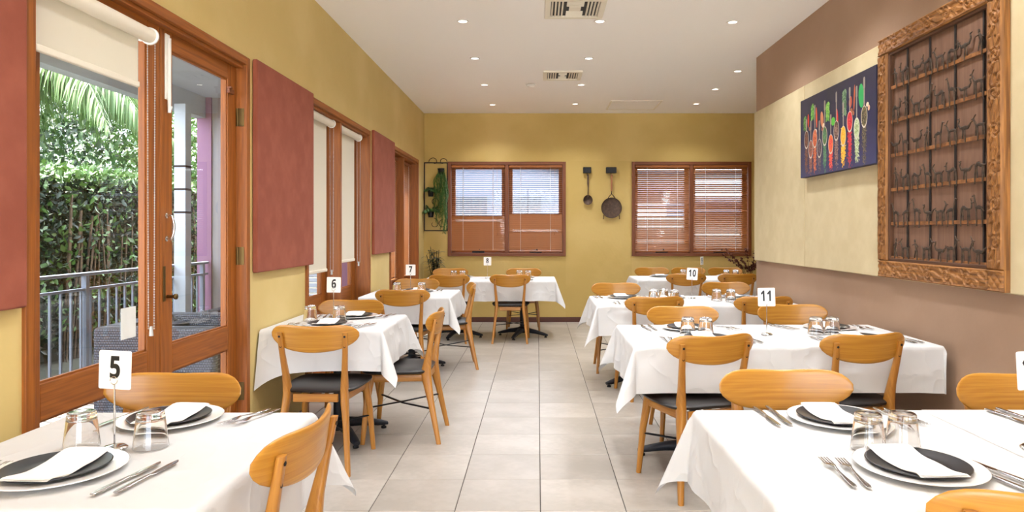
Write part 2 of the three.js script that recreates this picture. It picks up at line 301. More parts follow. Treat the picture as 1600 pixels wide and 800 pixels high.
// ---------------------------------------------------------------- french doors
function frenchDoor(n, z0, z1, face, post) {
  const door = structGroup('door_' + n), f = 0.045, wood = M.timber, xo = Math.min(XL - WT + 0.01, face - 0.05), xi = XL + 0.014;
  mesh('jamb', box(xo, xi, 0, HEAD, -z0, -z0 - f, 0.003), wood, door);
  mesh('jamb', box(xo, xi, 0, HEAD, -z1 + f, -z1, 0.003), wood, door);
  mesh('head', merge([box(xo, xi, HEAD - f, HEAD, -z0 - f, -z1 + f, 0.003), box(face, xi - 0.02, HEAD - f - 0.02, HEAD - f, -z0 - f, -z1 + f, 0.003)]), wood, door);
  mesh('threshold', box(xo, face + 0.03, 0, 0.02, -z0 - f, -z1 + f, 0.003), M.timberDark, door);
  const mid = (z0 + z1) / 2 + (post ? 0 : 0.035), spans = post ? [[z0 + f, mid - 0.025], [mid + 0.025, z1 - f]] : [[z0 + f, mid], [mid, z1 - f]];
  if (post) mesh('post', box(xo, XL - 0.012, 0.02, HEAD - f - 0.02, -mid + 0.025, -mid - 0.025, 0.003), wood, door);
  const leaves = [];
  spans.forEach(([a, b], k) => {
    const leaf = new THREE.Group(); leaf.name = 'door_leaf'; door.add(leaf);
    const t = 0.042, s = 0.1, top = HEAD - f - 0.003, x0 = face - t, x1 = face, g = 0.002;
    a += g; b -= g;
    mesh('stile', box(x0, x1, 0.022, top, -a, -a - s, 0.004), wood, leaf);
    mesh('stile', box(x0, x1, 0.022, top, -b + s, -b, 0.004), wood, leaf);
    mesh('top_rail', box(x0, x1, 2.155, top, -a - s, -b + s, 0.004), wood, leaf);
    mesh('middle_rail', box(x0, x1, 0.67, 0.797, -a - s, -b + s, 0.004), wood, leaf);
    mesh('bottom_rail', box(x0, x1, 0.022, 0.2, -a - s, -b + s, 0.004), wood, leaf);
    const bead = [];
    for (const [y0, y1] of [[0.2, 0.67], [0.797, 2.155]]) {
      bead.push(box(face - 0.018, face - 0.008, y0, y0 + 0.008, -a - s, -b + s), box(face - 0.018, face - 0.008, y1 - 0.008, y1, -a - s, -b + s), box(face - 0.018, face - 0.008, y0, y1, -a - s, -a - s - 0.008), box(face - 0.018, face - 0.008, y0, y1, -b + s + 0.008, -b + s));
      const pane = mesh('glass_pane', new THREE.PlaneGeometry(b - a - 2 * s + 0.008, y1 - y0 + 0.008), M.glassPane, leaf); pane.rotation.y = PI / 2; pane.position.set(face - 0.0215, (y0 + y1) / 2, -(a + b) / 2);
    }
    mesh('glazing_bead', merge(bead), M.timber, leaf);
    leaves.push(leaf);
  });
  return { door, leaves, mid, spans };
}
const D1 = frenchDoor(1, ...OPEN[0], -1.697, false), D2 = frenchDoor(2, ...OPEN[1], -1.785, true), D3 = frenchDoor(3, ...OPEN[2], -1.785, true);
frenchDoor(4, ...OPEN[3], -1.697, false);
{ // hardware of the nearest door
  const leaf = D1.leaves[1], z = -D1.mid - 0.05, x = -1.697;
  mesh('tower_bolt', merge([box(x, x + 0.008, 1.92, 2.22, z + 0.018, z - 0.018, 0.003), rod([x + 0.014, 1.86, z], [x + 0.014, 2.2, z], 0.008), rod([x + 0.012, 1.87, z], [x + 0.012, 1.89, z - 0.022], 0.006)]), M.whitePlastic, leaf);
  mesh('pull_handle', merge([tube([[x, 1.39, z], [x + 0.022, 1.39, z], [x + 0.036, 1.34, z], [x + 0.022, 1.285, z], [x, 1.285, z]], 0.0055, 8), lathe([[0, 0], [0.012, 0], [0.012, 0.004], [0, 0.005]], 16).rotateZ(-PI / 2).translate(x, 1.39, z), lathe([[0, 0], [0.012, 0], [0.012, 0.004], [0, 0.005]], 16).rotateZ(-PI / 2).translate(x, 1.285, z)]), M.chrome, leaf);
  mesh('latch', merge([box(x, x + 0.004, 1.0, 1.16, z + 0.03, z + 0.012, 0.001), lathe([[0, 0], [0.008, 0], [0.007, 0.03], [0.013, 0.036], [0.013, 0.046], [0, 0.05]], 16).rotateZ(-PI / 2).translate(x, 1.02, z - 0.005)]), M.brass, leaf);
  for (const y of [0.42, 1.18, 1.96]) mesh('hinge', merge([rod([x + 0.008, y - 0.05, -OPEN[0][1] + 0.047], [x + 0.008, y + 0.05, -OPEN[0][1] + 0.047], 0.007), box(x + 0.001, x + 0.045, y - 0.05, y + 0.05, -OPEN[0][1] + 0.049, -OPEN[0][1] + 0.045)]), M.brass, D1.door);
  const st = solo('paper_sticker', box(-1.7165, -1.7158, 0.87, 1.0, -2.82, -2.925), std({ color: 0xe6e8e4, roughness: 0.7 }), 'small white paper sticker in the lower corner of the door glass', 'sticker');
  const cnr = solo('door_holder', merge([box(-1.697, -1.68, 2.075, 2.1, -3.735, -3.795, 0.002), box(-1.697, -1.672, 2.1, 2.11, -3.735, -3.76, 0.002)]), M.timberDark, 'small dark catch on the top corner of the glazed door', 'catch');
}

// ---------------------------------------------------------------- roller blinds
function rollerBlind(label, z0, z1, x, yTube, yBottom, chainY) {
  const r = 0.03, t = thing('roller_blind', label, 'blind', [x, 0, -(z0 + z1) / 2], 0, 'cream roller blinds'), w = (z1 - z0) / 2;
  mesh('roller_tube', lathe([[0, -w - 0.03], [r, -w - 0.03], [r, w + 0.03], [0, w + 0.03]], 24).rotateX(PI / 2).translate(0, yTube, 0), M.offWhite, t);
  for (const s of [-1, 1]) mesh('bracket', merge([lathe([[0, 0], [r + 0.006, 0], [r + 0.006, 0.012], [0.01, 0.018], [0, 0.018]], 24).rotateX(s * PI / 2).translate(0, yTube, s * (w + 0.03)), box(-0.045, 0, yTube - 0.02, yTube + 0.02, s * (w + 0.03), s * (w + 0.04))]), M.whitePlastic, t);
  mesh('fabric', box(-r - 0.001, -r, yBottom, yTube, -w, w), M.blindFabric, t);
  mesh('bottom_bar', box(-r - 0.009, -r + 0.008, yBottom - 0.022, yBottom + 0.004, -w - 0.004, w + 0.004, 0.006), M.offWhite, t);
  const beads = [];
  const zc = -w - 0.045, bead = new THREE.OctahedronGeometry(0.0036);
  for (const s of [-1, 1]) { beads.push(rod([s * 0.016, yTube, zc], [s * 0.012, chainY, zc], 0.0009, 5)); for (let y = chainY; y < yTube; y += 0.011) { const b = bead.clone(); b.translate(s * lerp(0.012, 0.016, (y - chainY) / (yTube - chainY)), y, zc); beads.push(b); } }
  beads.push(rod([-0.012, chainY, zc], [0.012, chainY, zc], 0.0014, 5), loft([{ p: [0, chainY + 0.01, zc], a: 0.006, b: 0.006 }, { p: [0, chainY - 0.03, zc], a: 0.009, b: 0.009 }], [1, 0, 0], [0, 0, 1], 2, 8));
  mesh('bead_chain', merge(beads), M.bead, t);
  return t;
}
rollerBlind('cream roller blind rolled half up above the nearest glazed door', 2.25, 2.83, -1.622, 2.135, 1.935, 0.91);
rollerBlind('long cream roller blind lowered behind the corner of the large red panel', 4.94, 5.61, -1.70, 2.205, 1.01, 0.99);
rollerBlind('long cream roller blind lowered beside the small red panel', 5.87, 6.46, -1.70, 2.205, 1.06, 1.02);

// ---------------------------------------------------------------- venetian blinds
const slatGeo = (w) => { const g = loft([{ p: [-w / 2, 0, 0], a: 0.016, b: 0.0014 }, { p: [w / 2, 0, 0], a: 0.016, b: 0.0014 }], [0, 0, 1], [0, 1, 0], 3, 10); return g; };
function venetian(label, cx, cz, turn, w, yTop, yBot, tilt, pitch = 0.029, wandY) {
  const t = thing('venetian_blind', label, 'blind', [cx, 0, cz], turn, 'brown venetian blinds'), sg = slatGeo(w);
  mesh('head_rail', box(-w / 2, w / 2, yTop - 0.035, yTop, -0.02, 0.02, 0.003), M.timber, t);
  mesh('bottom_rail', box(-w / 2, w / 2, yBot, yBot + 0.02, -0.014, 0.014, 0.003), M.slat, t);
  const R = rng(Math.floor(cx * 100 + 991));
  for (let y = yTop - 0.05, i = 0; y > yBot + 0.03; y -= pitch, i++) { const m = mesh('slat', sg, M.slat, t); m.position.set((R() - 0.5) * 0.002, y, 0); m.rotation.x = tilt(y) + (R() - 0.5) * 0.06; }
  for (const s of [-0.28, 0.28]) mesh('ladder_cord', merge([rod([s * w, yTop - 0.03, 0.0165], [s * w, yBot + 0.01, 0.0165], 0.0018, 5), rod([s * w, yTop - 0.03, -0.0165], [s * w, yBot + 0.01, -0.0165], 0.0012, 5)]), M.cord, t);
  const wy = wandY ?? yBot + 0.3;
  mesh('pull_cord', merge([rod([0.36 * w, yTop - 0.03, 0.02], [0.36 * w, wy, 0.02], 0.0016, 5), loft([{ p: [0.36 * w, wy, 0.02], a: 0.004, b: 0.004 }, { p: [0.36 * w, wy - 0.035, 0.02], a: 0.008, b: 0.008 }], [1, 0, 0], [0, 0, 1], 2, 8)]), M.slat, t);
  return t;
}

// ---------------------------------------------------------------- back windows
function backWindow(n, x0, x1) {
  const w = structGroup('window_' + n), [y0, y1] = WY, z = -DB, f = 0.045, mid = (x0 + x1) / 2, zi = z + 0.03, zo = z - 0.2;
  mesh('window_frame', merge([box(x0, x0 + f, y0, y1, zo, zi, 0.003), box(x1 - f, x1, y0, y1, zo, zi, 0.003), box(x0 + f, x1 - f, y0, y0 + f, zo, zi, 0.003), box(x0 + f, x1 - f, y1 - f, y1, zo, zi, 0.003), box(mid - 0.025, mid + 0.025, y0 + f, y1 - f, zo, zi - 0.01, 0.003)]), M.timberDark, w);
  for (const [a, b] of [[x0 + f, mid - 0.025], [mid + 0.025, x1 - f]]) {
    const s = new THREE.Group(); s.name = 'sash'; w.add(s);
    const k = 0.055, za = z - 0.13, zb = z - 0.09, ya = y0 + f, yb = y1 - f;
    mesh('sash_frame', merge([box(a, a + k, ya, yb, za, zb, 0.003), box(b - k, b, ya, yb, za, zb, 0.003), box(a + k, b - k, ya, ya + k, za, zb, 0.003), box(a + k, b - k, yb - k, yb, za, zb, 0.003)]), M.timber, s);
    mesh('glass_pane', new THREE.PlaneGeometry(b - a - 2 * k + 0.008, yb - ya - 2 * k + 0.008), M.glassPane, s).position.set((a + b) / 2, (ya + yb) / 2, z - 0.111);
    mesh('winder_handle', merge([box((a + b) / 2 - 0.09, (a + b) / 2 + 0.09, ya + 0.002, ya + 0.03, z - 0.06, z - 0.03, 0.004), rod([(a + b) / 2 - 0.06, ya + 0.03, z - 0.03], [(a + b) / 2 + 0.02, ya + 0.036, z + 0.0], 0.007), lathe([[0, 0], [0.011, 0.004], [0.011, 0.02], [0, 0.024]], 12).translate((a + b) / 2 + 0.02, ya + 0.034, z + 0.0)]), M.blackMetal, s);
  }
  return [[x0 + f + 0.006, mid - 0.031], [mid + 0.031, x1 - f - 0.006]];
}
{
  const a = backWindow(1, ...WIN[0]), b = backWindow(2, ...WIN[1]), z = -DB - 0.0, names = [
    ['brown venetian blind in the left half of the left back window', 1.545, 1.03], ['brown venetian blind in the right half of the left back window', 1.575, 1.02],
    ['half closed venetian blind in the left half of the right back window', 0, 1.02], ['half closed venetian blind in the right half of the right back window', 0, 1.02]];
  [...a, ...b].forEach(([p, q], i) => {
    const R = rng(40 + i);
    venetian(names[i][0], (p + q) / 2, z, 0, q - p, WY[1] - 0.05, names[i][2], i < 2 ? (y) => (y > names[i][1] ? 0.2 : (R() < 0.08 ? 0.7 : 1.25)) : (y) => 0.9 + 0.16 * Math.sin(y * 9 + i * 2) + (R() < 0.12 ? -0.35 : 0), 0.029, i < 2 ? 1.3 : 1.45 - i * 0.05);
  });
  for (const [k, [p, q]] of D3.spans.entries()) venetian(k ? 'narrow dark venetian blind on the far half of the last glazed door' : 'narrow dark venetian blind on the near half of the last glazed door', -1.745, -(p + q) / 2, PI / 2, q - p - 0.1, 2.22, 0.72, (y) => 1.22, 0.029, 1.35);
}

// ---------------------------------------------------------------- wall panels
function panelGeo(x0, x1, y0, y1, d0, d1) { return box(x0, x1, y0, y1, -d1, -d0, 0.008, 1); }
solo('acoustic_panel', panelGeo(XL + 0.001, XL + 0.032, 1.078, 2.42, 1.16, 2.175), M.redSuede, 'dark red padded wall panel cut off beside the nearest glazed door', 'wall panel', 'red padded wall panels');
solo('acoustic_panel', panelGeo(XL + 0.001, XL + 0.032, 1.078, 2.315, 3.955, 4.955), M.redSuede, 'large red padded wall panel between the first two glazed doors', 'wall panel', 'red padded wall panels');
solo('acoustic_panel', panelGeo(XL + 0.001, XL + 0.032, 1.085, 2.325, 6.80, 7.775), M.redSuede, 'smaller red padded wall panel between the far two glazed doors', 'wall panel', 'red padded wall panels');
const XP = XR - 0.045;
[[5.43, 6.69, 'plain cream fabric wall panel at the far corner beside the spice picture'], [4.195, 5.426, 'cream fabric wall panel behind the spice picture'], [2.965, 4.191, 'cream fabric wall panel behind the carved wooden frame'], [1.73, 2.961, 'cream fabric wall panel at the right edge beyond the carved frame']].forEach(([a, b, l]) =>
  solo('fabric_panel', panelGeo(XP, XR - 0.001, 1.036, 2.475, a, b), M.creamFabric, l, 'wall panel', 'cream fabric wall panels'));

// ---------------------------------------------------------------- spice picture
{
  const W = 1024, Hh = 512, c = document.createElement('canvas'); c.width = W; c.height = Hh; const x = c.getContext('2d'), R = rng(31);
  const bg = x.createLinearGradient(0, 0, 0, Hh); bg.addColorStop(0, '#2b2730'); bg.addColorStop(0.5, '#262644'); bg.addColorStop(1, '#34365f'); x.fillStyle = bg; x.fillRect(0, 0, W, Hh);
  for (let i = 0; i < 60; i++) { x.fillStyle = `rgba(${30 + R() * 20},${30 + R() * 16},${60 + R() * 30},0.12)`; x.beginPath(); x.arc(R() * W, R() * Hh, 30 + R() * 90, 0, 7); x.fill(); }
  const dots = (cx, cy, sx, sy, n, cols, s0, s1) => { for (let i = 0; i < n; i++) { const g = () => (R() + R() + R()) / 1.5 - 1; x.fillStyle = cols[Math.floor(R() * cols.length)]; x.beginPath(); x.ellipse(cx + g() * sx, cy + g() * sy, s0 + R() * (s1 - s0), (s0 + R() * (s1 - s0)) * 0.7, R() * 3, 0, 7); x.fill(); } };
  const leafy = (cx, y0, y1, col) => { for (let y = y0; y < y1; y += 7) for (const s of [-1, 1]) { x.fillStyle = col[Math.floor(R() * col.length)]; x.beginPath(); x.ellipse(cx + s * (9 + R() * 7), y + R() * 6, 16, 7, s * 0.6 + R() * 0.4, 0, 7); x.fill(); } };
  leafy(78, 120, 200, ['#3d6a31', '#5d8a3a']); leafy(200, 60, 150, ['#4f8a33', '#76b04a']); leafy(428, 90, 190, ['#63a43c', '#86bb52']); leafy(655, 60, 200, ['#4b6b4a', '#6c8a66']);
  for (const [a, b, l, w, col] of [[130, 110, 80, 9, '#c23a22'], [262, 90, 120, 8, '#d0562a'], [558, 150, 90, 10, '#d32c1e'], [778, 60, 130, 7, '#a8502a'], [345, 130, 90, 16, '#c77d55'], [860, 70, 120, 22, '#2f9a52'], [505, 190, 46, 20, '#54b03c'], [730, 110, 60, 13, '#b04a2c']]) { x.fillStyle = col; x.beginPath(); x.ellipse(a, b + l / 2, w * 1.4, l / 1.8, 0.12 * (R() - 0.5) * 3, 0, 7); x.fill(); }
  for (const [a, b] of [[720, 205], [745, 190], [765, 208], [150, 205], [350, 235], [365, 215], [930, 190], [945, 210], [255, 235]]) { x.fillStyle = ['#e6c9a8', '#d9a98a', '#9a5a3a'][Math.floor(R() * 3)]; x.beginPath(); x.ellipse(a, b, 15, 12, R() * 3, 0, 7); x.fill(); }
  const spoons = [[100, 130, 270, '#5a3326', ['#5a3a2c', '#7a4a38']], [170, 150, 340, '#9a5a48', ['#8a5a4c', '#a06a58', '#6a4238']], [235, 60, 280, '#c8552c', ['#c8623a', '#a54a2a', '#d8845a']], [305, 170, 350, '#4c3a44', ['#4a3a44', '#6a5a60']], [385, 60, 285, '#56703a', ['#4d7a58', '#5e8c62', '#3f6a4c']], [472, 160, 345, '#e2662c', ['#e0483a', '#e86a4a', '#d8343a']], [548, 40, 275, '#5a3f32', ['#9a7a70', '#6a4a42']], [640, 120, 320, '#e8ae2c', ['#f0b428', '#e89a20', '#f4c84a']], [722, 50, 250, '#cc2a2c', ['#c8283a', '#a81f30', '#d84a4a']], [806, 60, 300, '#b8c69a', ['#aab886', '#8a9a6a', '#c8d0a8']], [893, 30, 250, '#6a6038', ['#5a5040', '#7a6a50', '#3c3830']]];
  for (const [sx, y0, y1, fill, cols] of spoons) {
    dots(sx, (y1 + 470) / 2, 34, (520 - y1) / 1.5, 430, cols, 2.5, 7);
    x.strokeStyle = '#8d8378'; x.lineCap = 'round'; x.lineWidth = 12; x.beginPath(); x.moveTo(sx, y0 + 20); x.lineTo(sx, y1 - 40); x.stroke();
    x.lineWidth = 20; x.beginPath(); x.moveTo(sx, y0 + 14); x.lineTo(sx, y0 + 60); x.stroke();
    x.fillStyle = '#c9bfb0'; x.beginPath(); x.ellipse(sx, y1, 36, 60, 0, 0, 7); x.fill();
    x.fillStyle = fill; x.beginPath(); x.ellipse(sx, y1 - 3, 31, 53, 0, 0, 7); x.fill();
    dots(sx, y1 - 3, 27, 48, 130, cols, 3, 7);
  }
  const map = new THREE.CanvasTexture(c); map.colorSpace = THREE.SRGBColorSpace;
  const t = thing('canvas_print', 'wide canvas print of spoons spilling coloured spices on navy ground', 'picture', [XP, 1.735, -4.787]);
  const d = 0.045, L = 0.603;
  mesh('canvas', box(-d, 0, 0, 0.605, -L, L, 0.003), std({ color: 0x25253f, roughness: 0.7 }), t);
  const face = new THREE.PlaneGeometry(2 * L - 0.004, 0.601); face.rotateY(-PI / 2); face.translate(-d - 0.0006, 0.3025, 0);
  mesh('print', face, std({ map, roughness: 0.5 }), t);
}

// ---------------------------------------------------------------- carved frame with iron animals
{
  const d0 = 3.063, d1 = 4.177, y0 = 1.043, y1 = 2.477, xb = XP, xf = XP - 0.045, w = 0.1;
  const t = thing('carved_frame', 'large carved wooden frame holding rows of small iron animals', 'wall carving', [xb, y0, -(d0 + d1) / 2]);
  const Lz = (d1 - d0) / 2, Hh = y1 - y0, dp = xb - xf;
  // carved member: a height field of scrolls and leaf strokes on a moulded bar, running along 'len'
  function carved(len, wid, seed, kind) {
    const nu = Math.round(len / 0.0045), nv = 24, pos = [], uv = [], idx = [];
    const relief = (u, v) => {
      const s = v / wid - 0.5, lip = smooth(0.36, 0.44, Math.abs(s));
      if (kind === 'diamond') { const a = u * 46, b = v * 46; return Math.max(lip, 0.75 * Math.pow(Math.abs(Math.sin(a * 1.57 + b * 1.57) * Math.sin(a * 1.57 - b * 1.57)), 0.4)); }
      const P = 0.17, k = Math.floor(u / P), lu = u / P - k - 0.5, sg = k % 2 ? 1 : -1, cx = lu * P, cy = (s * sg - 0.02) * wid, r = Math.hypot(cx, cy), th = Math.atan2(cy, cx) * sg;
      const spiral = 0.5 + 0.5 * Math.cos(r * 310 - th * 2 + seed), ray = 0.5 + 0.5 * Math.cos(th * 9 + r * 60 + k);
      const leafm = smooth(0.03, 0.045, r), scroll = smooth(0.35, 0.65, lerp(spiral, ray, leafm)), hatch = 0.5 + 0.5 * Math.sin((u * 1.3 + v * (k % 3 - 1)) * 520);
      return Math.max(lip, (0.25 + 0.75 * scroll) * (0.86 + 0.14 * hatch)) * (0.85 + 0.3 * (N(u * 60 + seed * 9, v * 60) - 0.5));
    };
    for (let i = 0; i <= nu; i++) for (let j = 0; j <= nv; j++) { const u = i / nu * len, v = j / nv * wid, e = i === 0 || i === nu || j === 0 || j === nv; pos.push(e ? 0 : -0.003 - 0.012 * relief(u, v), v - wid / 2, u - len / 2); uv.push(u, v); }
    for (let i = 0; i < nu; i++) for (let j = 0; j < nv; j++) { const a = i * (nv + 1) + j, b = a + 1, c = a + nv + 1, d = c + 1; idx.push(a, c, b, b, c, d); }
    let g = new THREE.BufferGeometry(); g.setAttribute('position', new THREE.Float32BufferAttribute(pos, 3)); g.setAttribute('uv', new THREE.Float32BufferAttribute(uv, 2)); g.setIndex(idx); g.computeVertexNormals();
    return merge([g, box(0, dp - 0.015, -wid / 2, wid / 2, -len / 2, len / 2)]);
  }
  const X = -dp + 0.015;
  const bar = (name, len, wid, seed, y, z, vert, kind) => { const m = mesh(name, carved(len, wid, seed, kind), M.carved, t); m.position.set(X, y, z); if (vert) m.rotation.x = PI / 2; return m; };
  bar('carved_stile', Hh - 2 * w, w, 1, Hh / 2, Lz - w / 2, true); bar('carved_stile', Hh - 2 * w, w, 2, Hh / 2, -Lz + w / 2, true);
  bar('carved_rail', 2 * Lz - 2 * w, w, 3, w / 2, 0, false); bar('carved_rail', 2 * Lz - 2 * w, w, 4, Hh - w / 2, 0, false);
  for (const [y, z] of [[w / 2, Lz - w / 2], [w / 2, -Lz + w / 2], [Hh - w / 2, Lz - w / 2], [Hh - w / 2, -Lz + w / 2]]) bar('corner_block', w, w, 5, y, z, false, 'diamond');
  const a = Lz - w, yb = w, yt = Hh - w;
  mesh('inner_moulding', merge([box(X, -0.004, yb, yt, a - 0.022, a, 0.004), box(X, -0.004, yb, yt, -a, -a + 0.022, 0.004), box(X, -0.004, yb, yb + 0.018, -a, a, 0.004), box(X, -0.004, yt - 0.018, yt, -a, a, 0.004)]), M.carvedDark, t);
  mesh('backing', box(-0.006, -0.001, yb, yt, -a, a), M.backing, t);
  for (let i = 0; i < 4; i++) mesh('upright_bar', box(-0.017, -0.009, yb + 0.015, yt - 0.015, a - 0.055 - i * 0.222, a - 0.067 - i * 0.222, 0.002), M.iron, t).position.z = 0;
  // iron animals, cut from plate: legs hang through the bar they stand on
  const limb = (pts) => { const s = []; for (let i = 0; i + 1 < pts.length; i++) { const [xa, ya, ra] = pts[i], [xb2, yb2, rb] = pts[i + 1]; s.push(loft([{ p: [0, ya, xa], a: 0.003, b: ra }, { p: [0, yb2, xb2], a: 0.003, b: rb }], [1, 0, 0], perpZ(xa, ya, xb2, yb2), 3, 8)); } return s; };
  function perpZ(x0, y0, x1, y1) { const l = Math.hypot(x1 - x0, y1 - y0) || 1; return [0, (x1 - x0) / l, -(y1 - y0) / l]; }
  const kinds = [
    [[[-.03, .058, .007], [0, .062, .009], [.03, .058, .007]], [[.028, .06, .006], [.044, .09, .004], [.047, .104, .004]], [[.045, .104, .006], [.062, .1, .003]], [[.046, .106, .0025], [.034, .124, .002]], [[-.027, .056, .005], [-.032, .0, .003], [-.032, -.03, .002]], [[-.02, .056, .005], [-.018, .0, .003]], [[.02, .056, .005], [.018, .0, .003], [.018, -.03, .002]], [[.028, .056, .005], [.032, .0, .003]], [[-.032, .06, .003], [-.044, .074, .002]]],
    [[[-.022, .06, .008], [0, .066, .011], [.022, .064, .007]], [[.02, .064, .006], [.03, .11, .004], [.034, .128, .004]], [[.033, .128, .005], [.048, .123, .002]], [[-.02, .058, .005], [-.024, .0, .003], [-.024, -.035, .002]], [[.018, .058, .005], [.016, .0, .003], [.016, -.03, .002]], [[-.024, .064, .004], [-.036, .045, .002]]],
    [[[-.032, .05, .008], [-.005, .054, .011], [.03, .056, .006]], [[-.03, .052, .008], [-.05, .072, .003], [-.066, .078, .002]], [[.028, .056, .006], [.042, .078, .004], [.034, .098, .004]], [[.034, .1, .006], [.05, .104, .002]], [[-.004, .046, .004], [-.008, .0, .002], [-.008, -.02, .002]], [[.008, .046, .004], [.012, .0, .002]]],
    [[[-.03, .056, .007], [-.01, .07, .011], [.008, .06, .009], [.03, .058, .006]], [[.028, .058, .005], [.046, .062, .005], [.048, .09, .004]], [[.046, .092, .006], [.062, .09, .003]], [[-.028, .054, .005], [-.034, .0, .003], [-.034, -.03, .002]], [[-.018, .054, .005], [-.016, .0, .003]], [[.022, .054, .005], [.02, .0, .003], [.02, -.03, .002]], [[.03, .054, .005], [.034, .0, .003]], [[.048, .095, .002], [.042, .112, .002]]],
    [[[-.01, .05, .007], [0, .08, .008], [.004, .098, .004]], [[.004, .1, .007], [.005, .112, .007], [.006, .118, .004]], [[-.012, .05, .005], [-.014, .0, .003], [-.014, -.03, .002]], [[0, .05, .005], [.01, .0, .003]], [[.002, .09, .004], [.03, .082, .002]], [[-.002, .088, .004], [-.024, .07, .002]]],
  ].map((k) => merge(k.flatMap(limb)));
  const R = rng(77), step = (yt - yb - 0.03) / 6;
  for (let r = 0; r < 6; r++) {
    const y = yb + 0.016 + r * step;
    mesh('cross_bar', box(-0.022, -0.014, y - 0.006, y + 0.014, -a + 0.01, a - 0.01, 0.002), M.rust, t);
    for (let i = 0; i < 8; i++) { const m = mesh('animal_figure', kinds[Math.floor(R() * 5)], M.figure, t); m.position.set(-0.026, y + 0.012, a - 0.075 - i * 0.108 + (R() - 0.5) * 0.02); m.scale.set(1, 0.8 + R() * 0.22, (R() < 0.5 ? -1 : 1) * 1.05); }
  }
}

// ---------------------------------------------------------------- ceiling fittings
{
  const row = ['front', 'second', 'third', 'back'], spots = [];
  const put = (x, d, label) => {
    const t = thing('downlight', label, 'ceiling light', [x, H, -d], 0, 'recessed ceiling downlights');
    mesh('trim_ring', lathe([[0.034, -0.001], [0.036, -0.006], [0.046, -0.005], [0.05, 0], [0.034, 0]], 28), M.whitePlastic, t);
    mesh('lens', lathe([[0, -0.003], [0.034, -0.002], [0.034, -0.0005], [0, -0.0005]], 24), M.glow, t);
    const s = new THREE.SpotLight(LAMP_COLOR, LAMP_POWER, 0, 1.15, 0.9, 2); s.position.set(0, -0.03, 0); s.target.position.set(0, -2, 0); s.castShadow = true; s.shadow.radius = 3; t.add(s, s.target);
  };
  [[5.58, -0.61], [6.78, -0.62], [8.0, -0.62], [9.26, -0.61]].forEach(([d, x], i) => put(x, d, `lit ceiling downlight of the left row, ${['nearest one', 'second from the front', 'third from the front', 'farthest by the back wall'][i]}`));
  [[5.58, 0.507], [6.78, 0.507], [8.0, 0.51], [9.2, 0.505]].forEach(([d, x], i) => put(x, d, `lit ceiling downlight of the middle row, ${['beside the near vent', 'just before the far vent', 'just behind the far vent', 'nearest the back wall'][i]}`));
  put(1.595, 5.6, 'lit ceiling downlight nearest the upper right taupe wall');
  [[7.32, 2.14], [8.25, 2.14], [9.2, 2.13]].forEach(([d, x], i) => put(x, d, `lit ceiling downlight near the right wall end, ${['closest to the wall corner', 'middle one of the short row', 'farthest beside the ceiling hatch'][i]}`));
  for (const d of [4.38, 3.18, 1.98]) for (const x of [-0.61, 0.507, 1.595]) put(x, d, 'lit ceiling downlight over the near tables, above the top edge');
}
function ventAt(x, d, w, label) {
  const t = thing('ceiling_vent', label, 'air vent', [x, H, -d], 0, 'square ceiling air vents'), h = w / 2;
  mesh('frame', merge([box(-h, h, -0.018, 0, h - 0.045, h, 0.004), box(-h, h, -0.018, 0, -h, -h + 0.045, 0.004), box(-h, -h + 0.045, -0.018, 0, -h + 0.045, h - 0.045, 0.004), box(h - 0.045, h, -0.018, 0, -h + 0.045, h - 0.045, 0.004)]), M.offWhite, t);
  mesh('backing', box(-h + 0.04, h - 0.04, -0.003, -0.001, -h + 0.04, h - 0.04), M.slot, t);
  const k = h - 0.05, blade = box(-0.006, 0.006, -0.016, -0.004, -k * 0.98, k * 0.98, 0.002);
  for (const s of [-1, 1]) for (let i = 0; i < 4; i++) { const m = mesh('louvre', blade, M.offWhite, t); m.position.x = s * (k - 0.012 - i * 0.026); m.rotation.z = s * 0.5; }
  mesh('centre_plate', box(-k + 0.135, k - 0.135, -0.014, -0.006, -0.045, 0.045, 0.003), M.offWhite, t);
  const b2 = box(-k + 0.115, k - 0.115, -0.016, -0.004, -0.006, 0.006, 0.002);
  for (const s of [-1, 1]) for (let i = 0; i < 4; i++) { const m = mesh('louvre', b2, M.offWhite, t); m.position.z = s * (k - 0.014 - i * 0.033); m.rotation.x = -s * 0.5; }
}
ventAt(0.285, 5.24, 0.46, 'large square ceiling air vent at the top edge of the picture');
ventAt(0.272, 7.5, 0.42, 'square ceiling air vent between the middle downlights');
{
  const t = thing('smoke_detector', 'small round white smoke detector on the ceiling', 'detector', [-0.08, H, -7.99]);
  mesh('base', lathe([[0, -0.012], [0.058, -0.012], [0.062, 0], [0, 0]], 28), M.whitePlastic, t);
  mesh('cover', lathe([[0, -0.034], [0.028, -0.033], [0.044, -0.024], [0.046, -0.012], [0, -0.012]], 28), M.whitePlastic, t);
  const h = thing('ceiling_hatch', 'flush white access hatch in the ceiling near the back wall', 'hatch', [1.3, H, -9.3]);
  mesh('frame', merge([box(-0.34, 0.34, -0.006, 0, 0.32, 0.34), box(-0.34, 0.34, -0.006, 0, -0.34, -0.32), box(-0.34, -0.32, -0.006, 0, -0.32, 0.32), box(0.32, 0.34, -0.006, 0, -0.32, 0.32)]), M.offWhite, h);
  mesh('panel', box(-0.314, 0.314, -0.004, 0, -0.314, 0.314), M.ceiling, h);
}

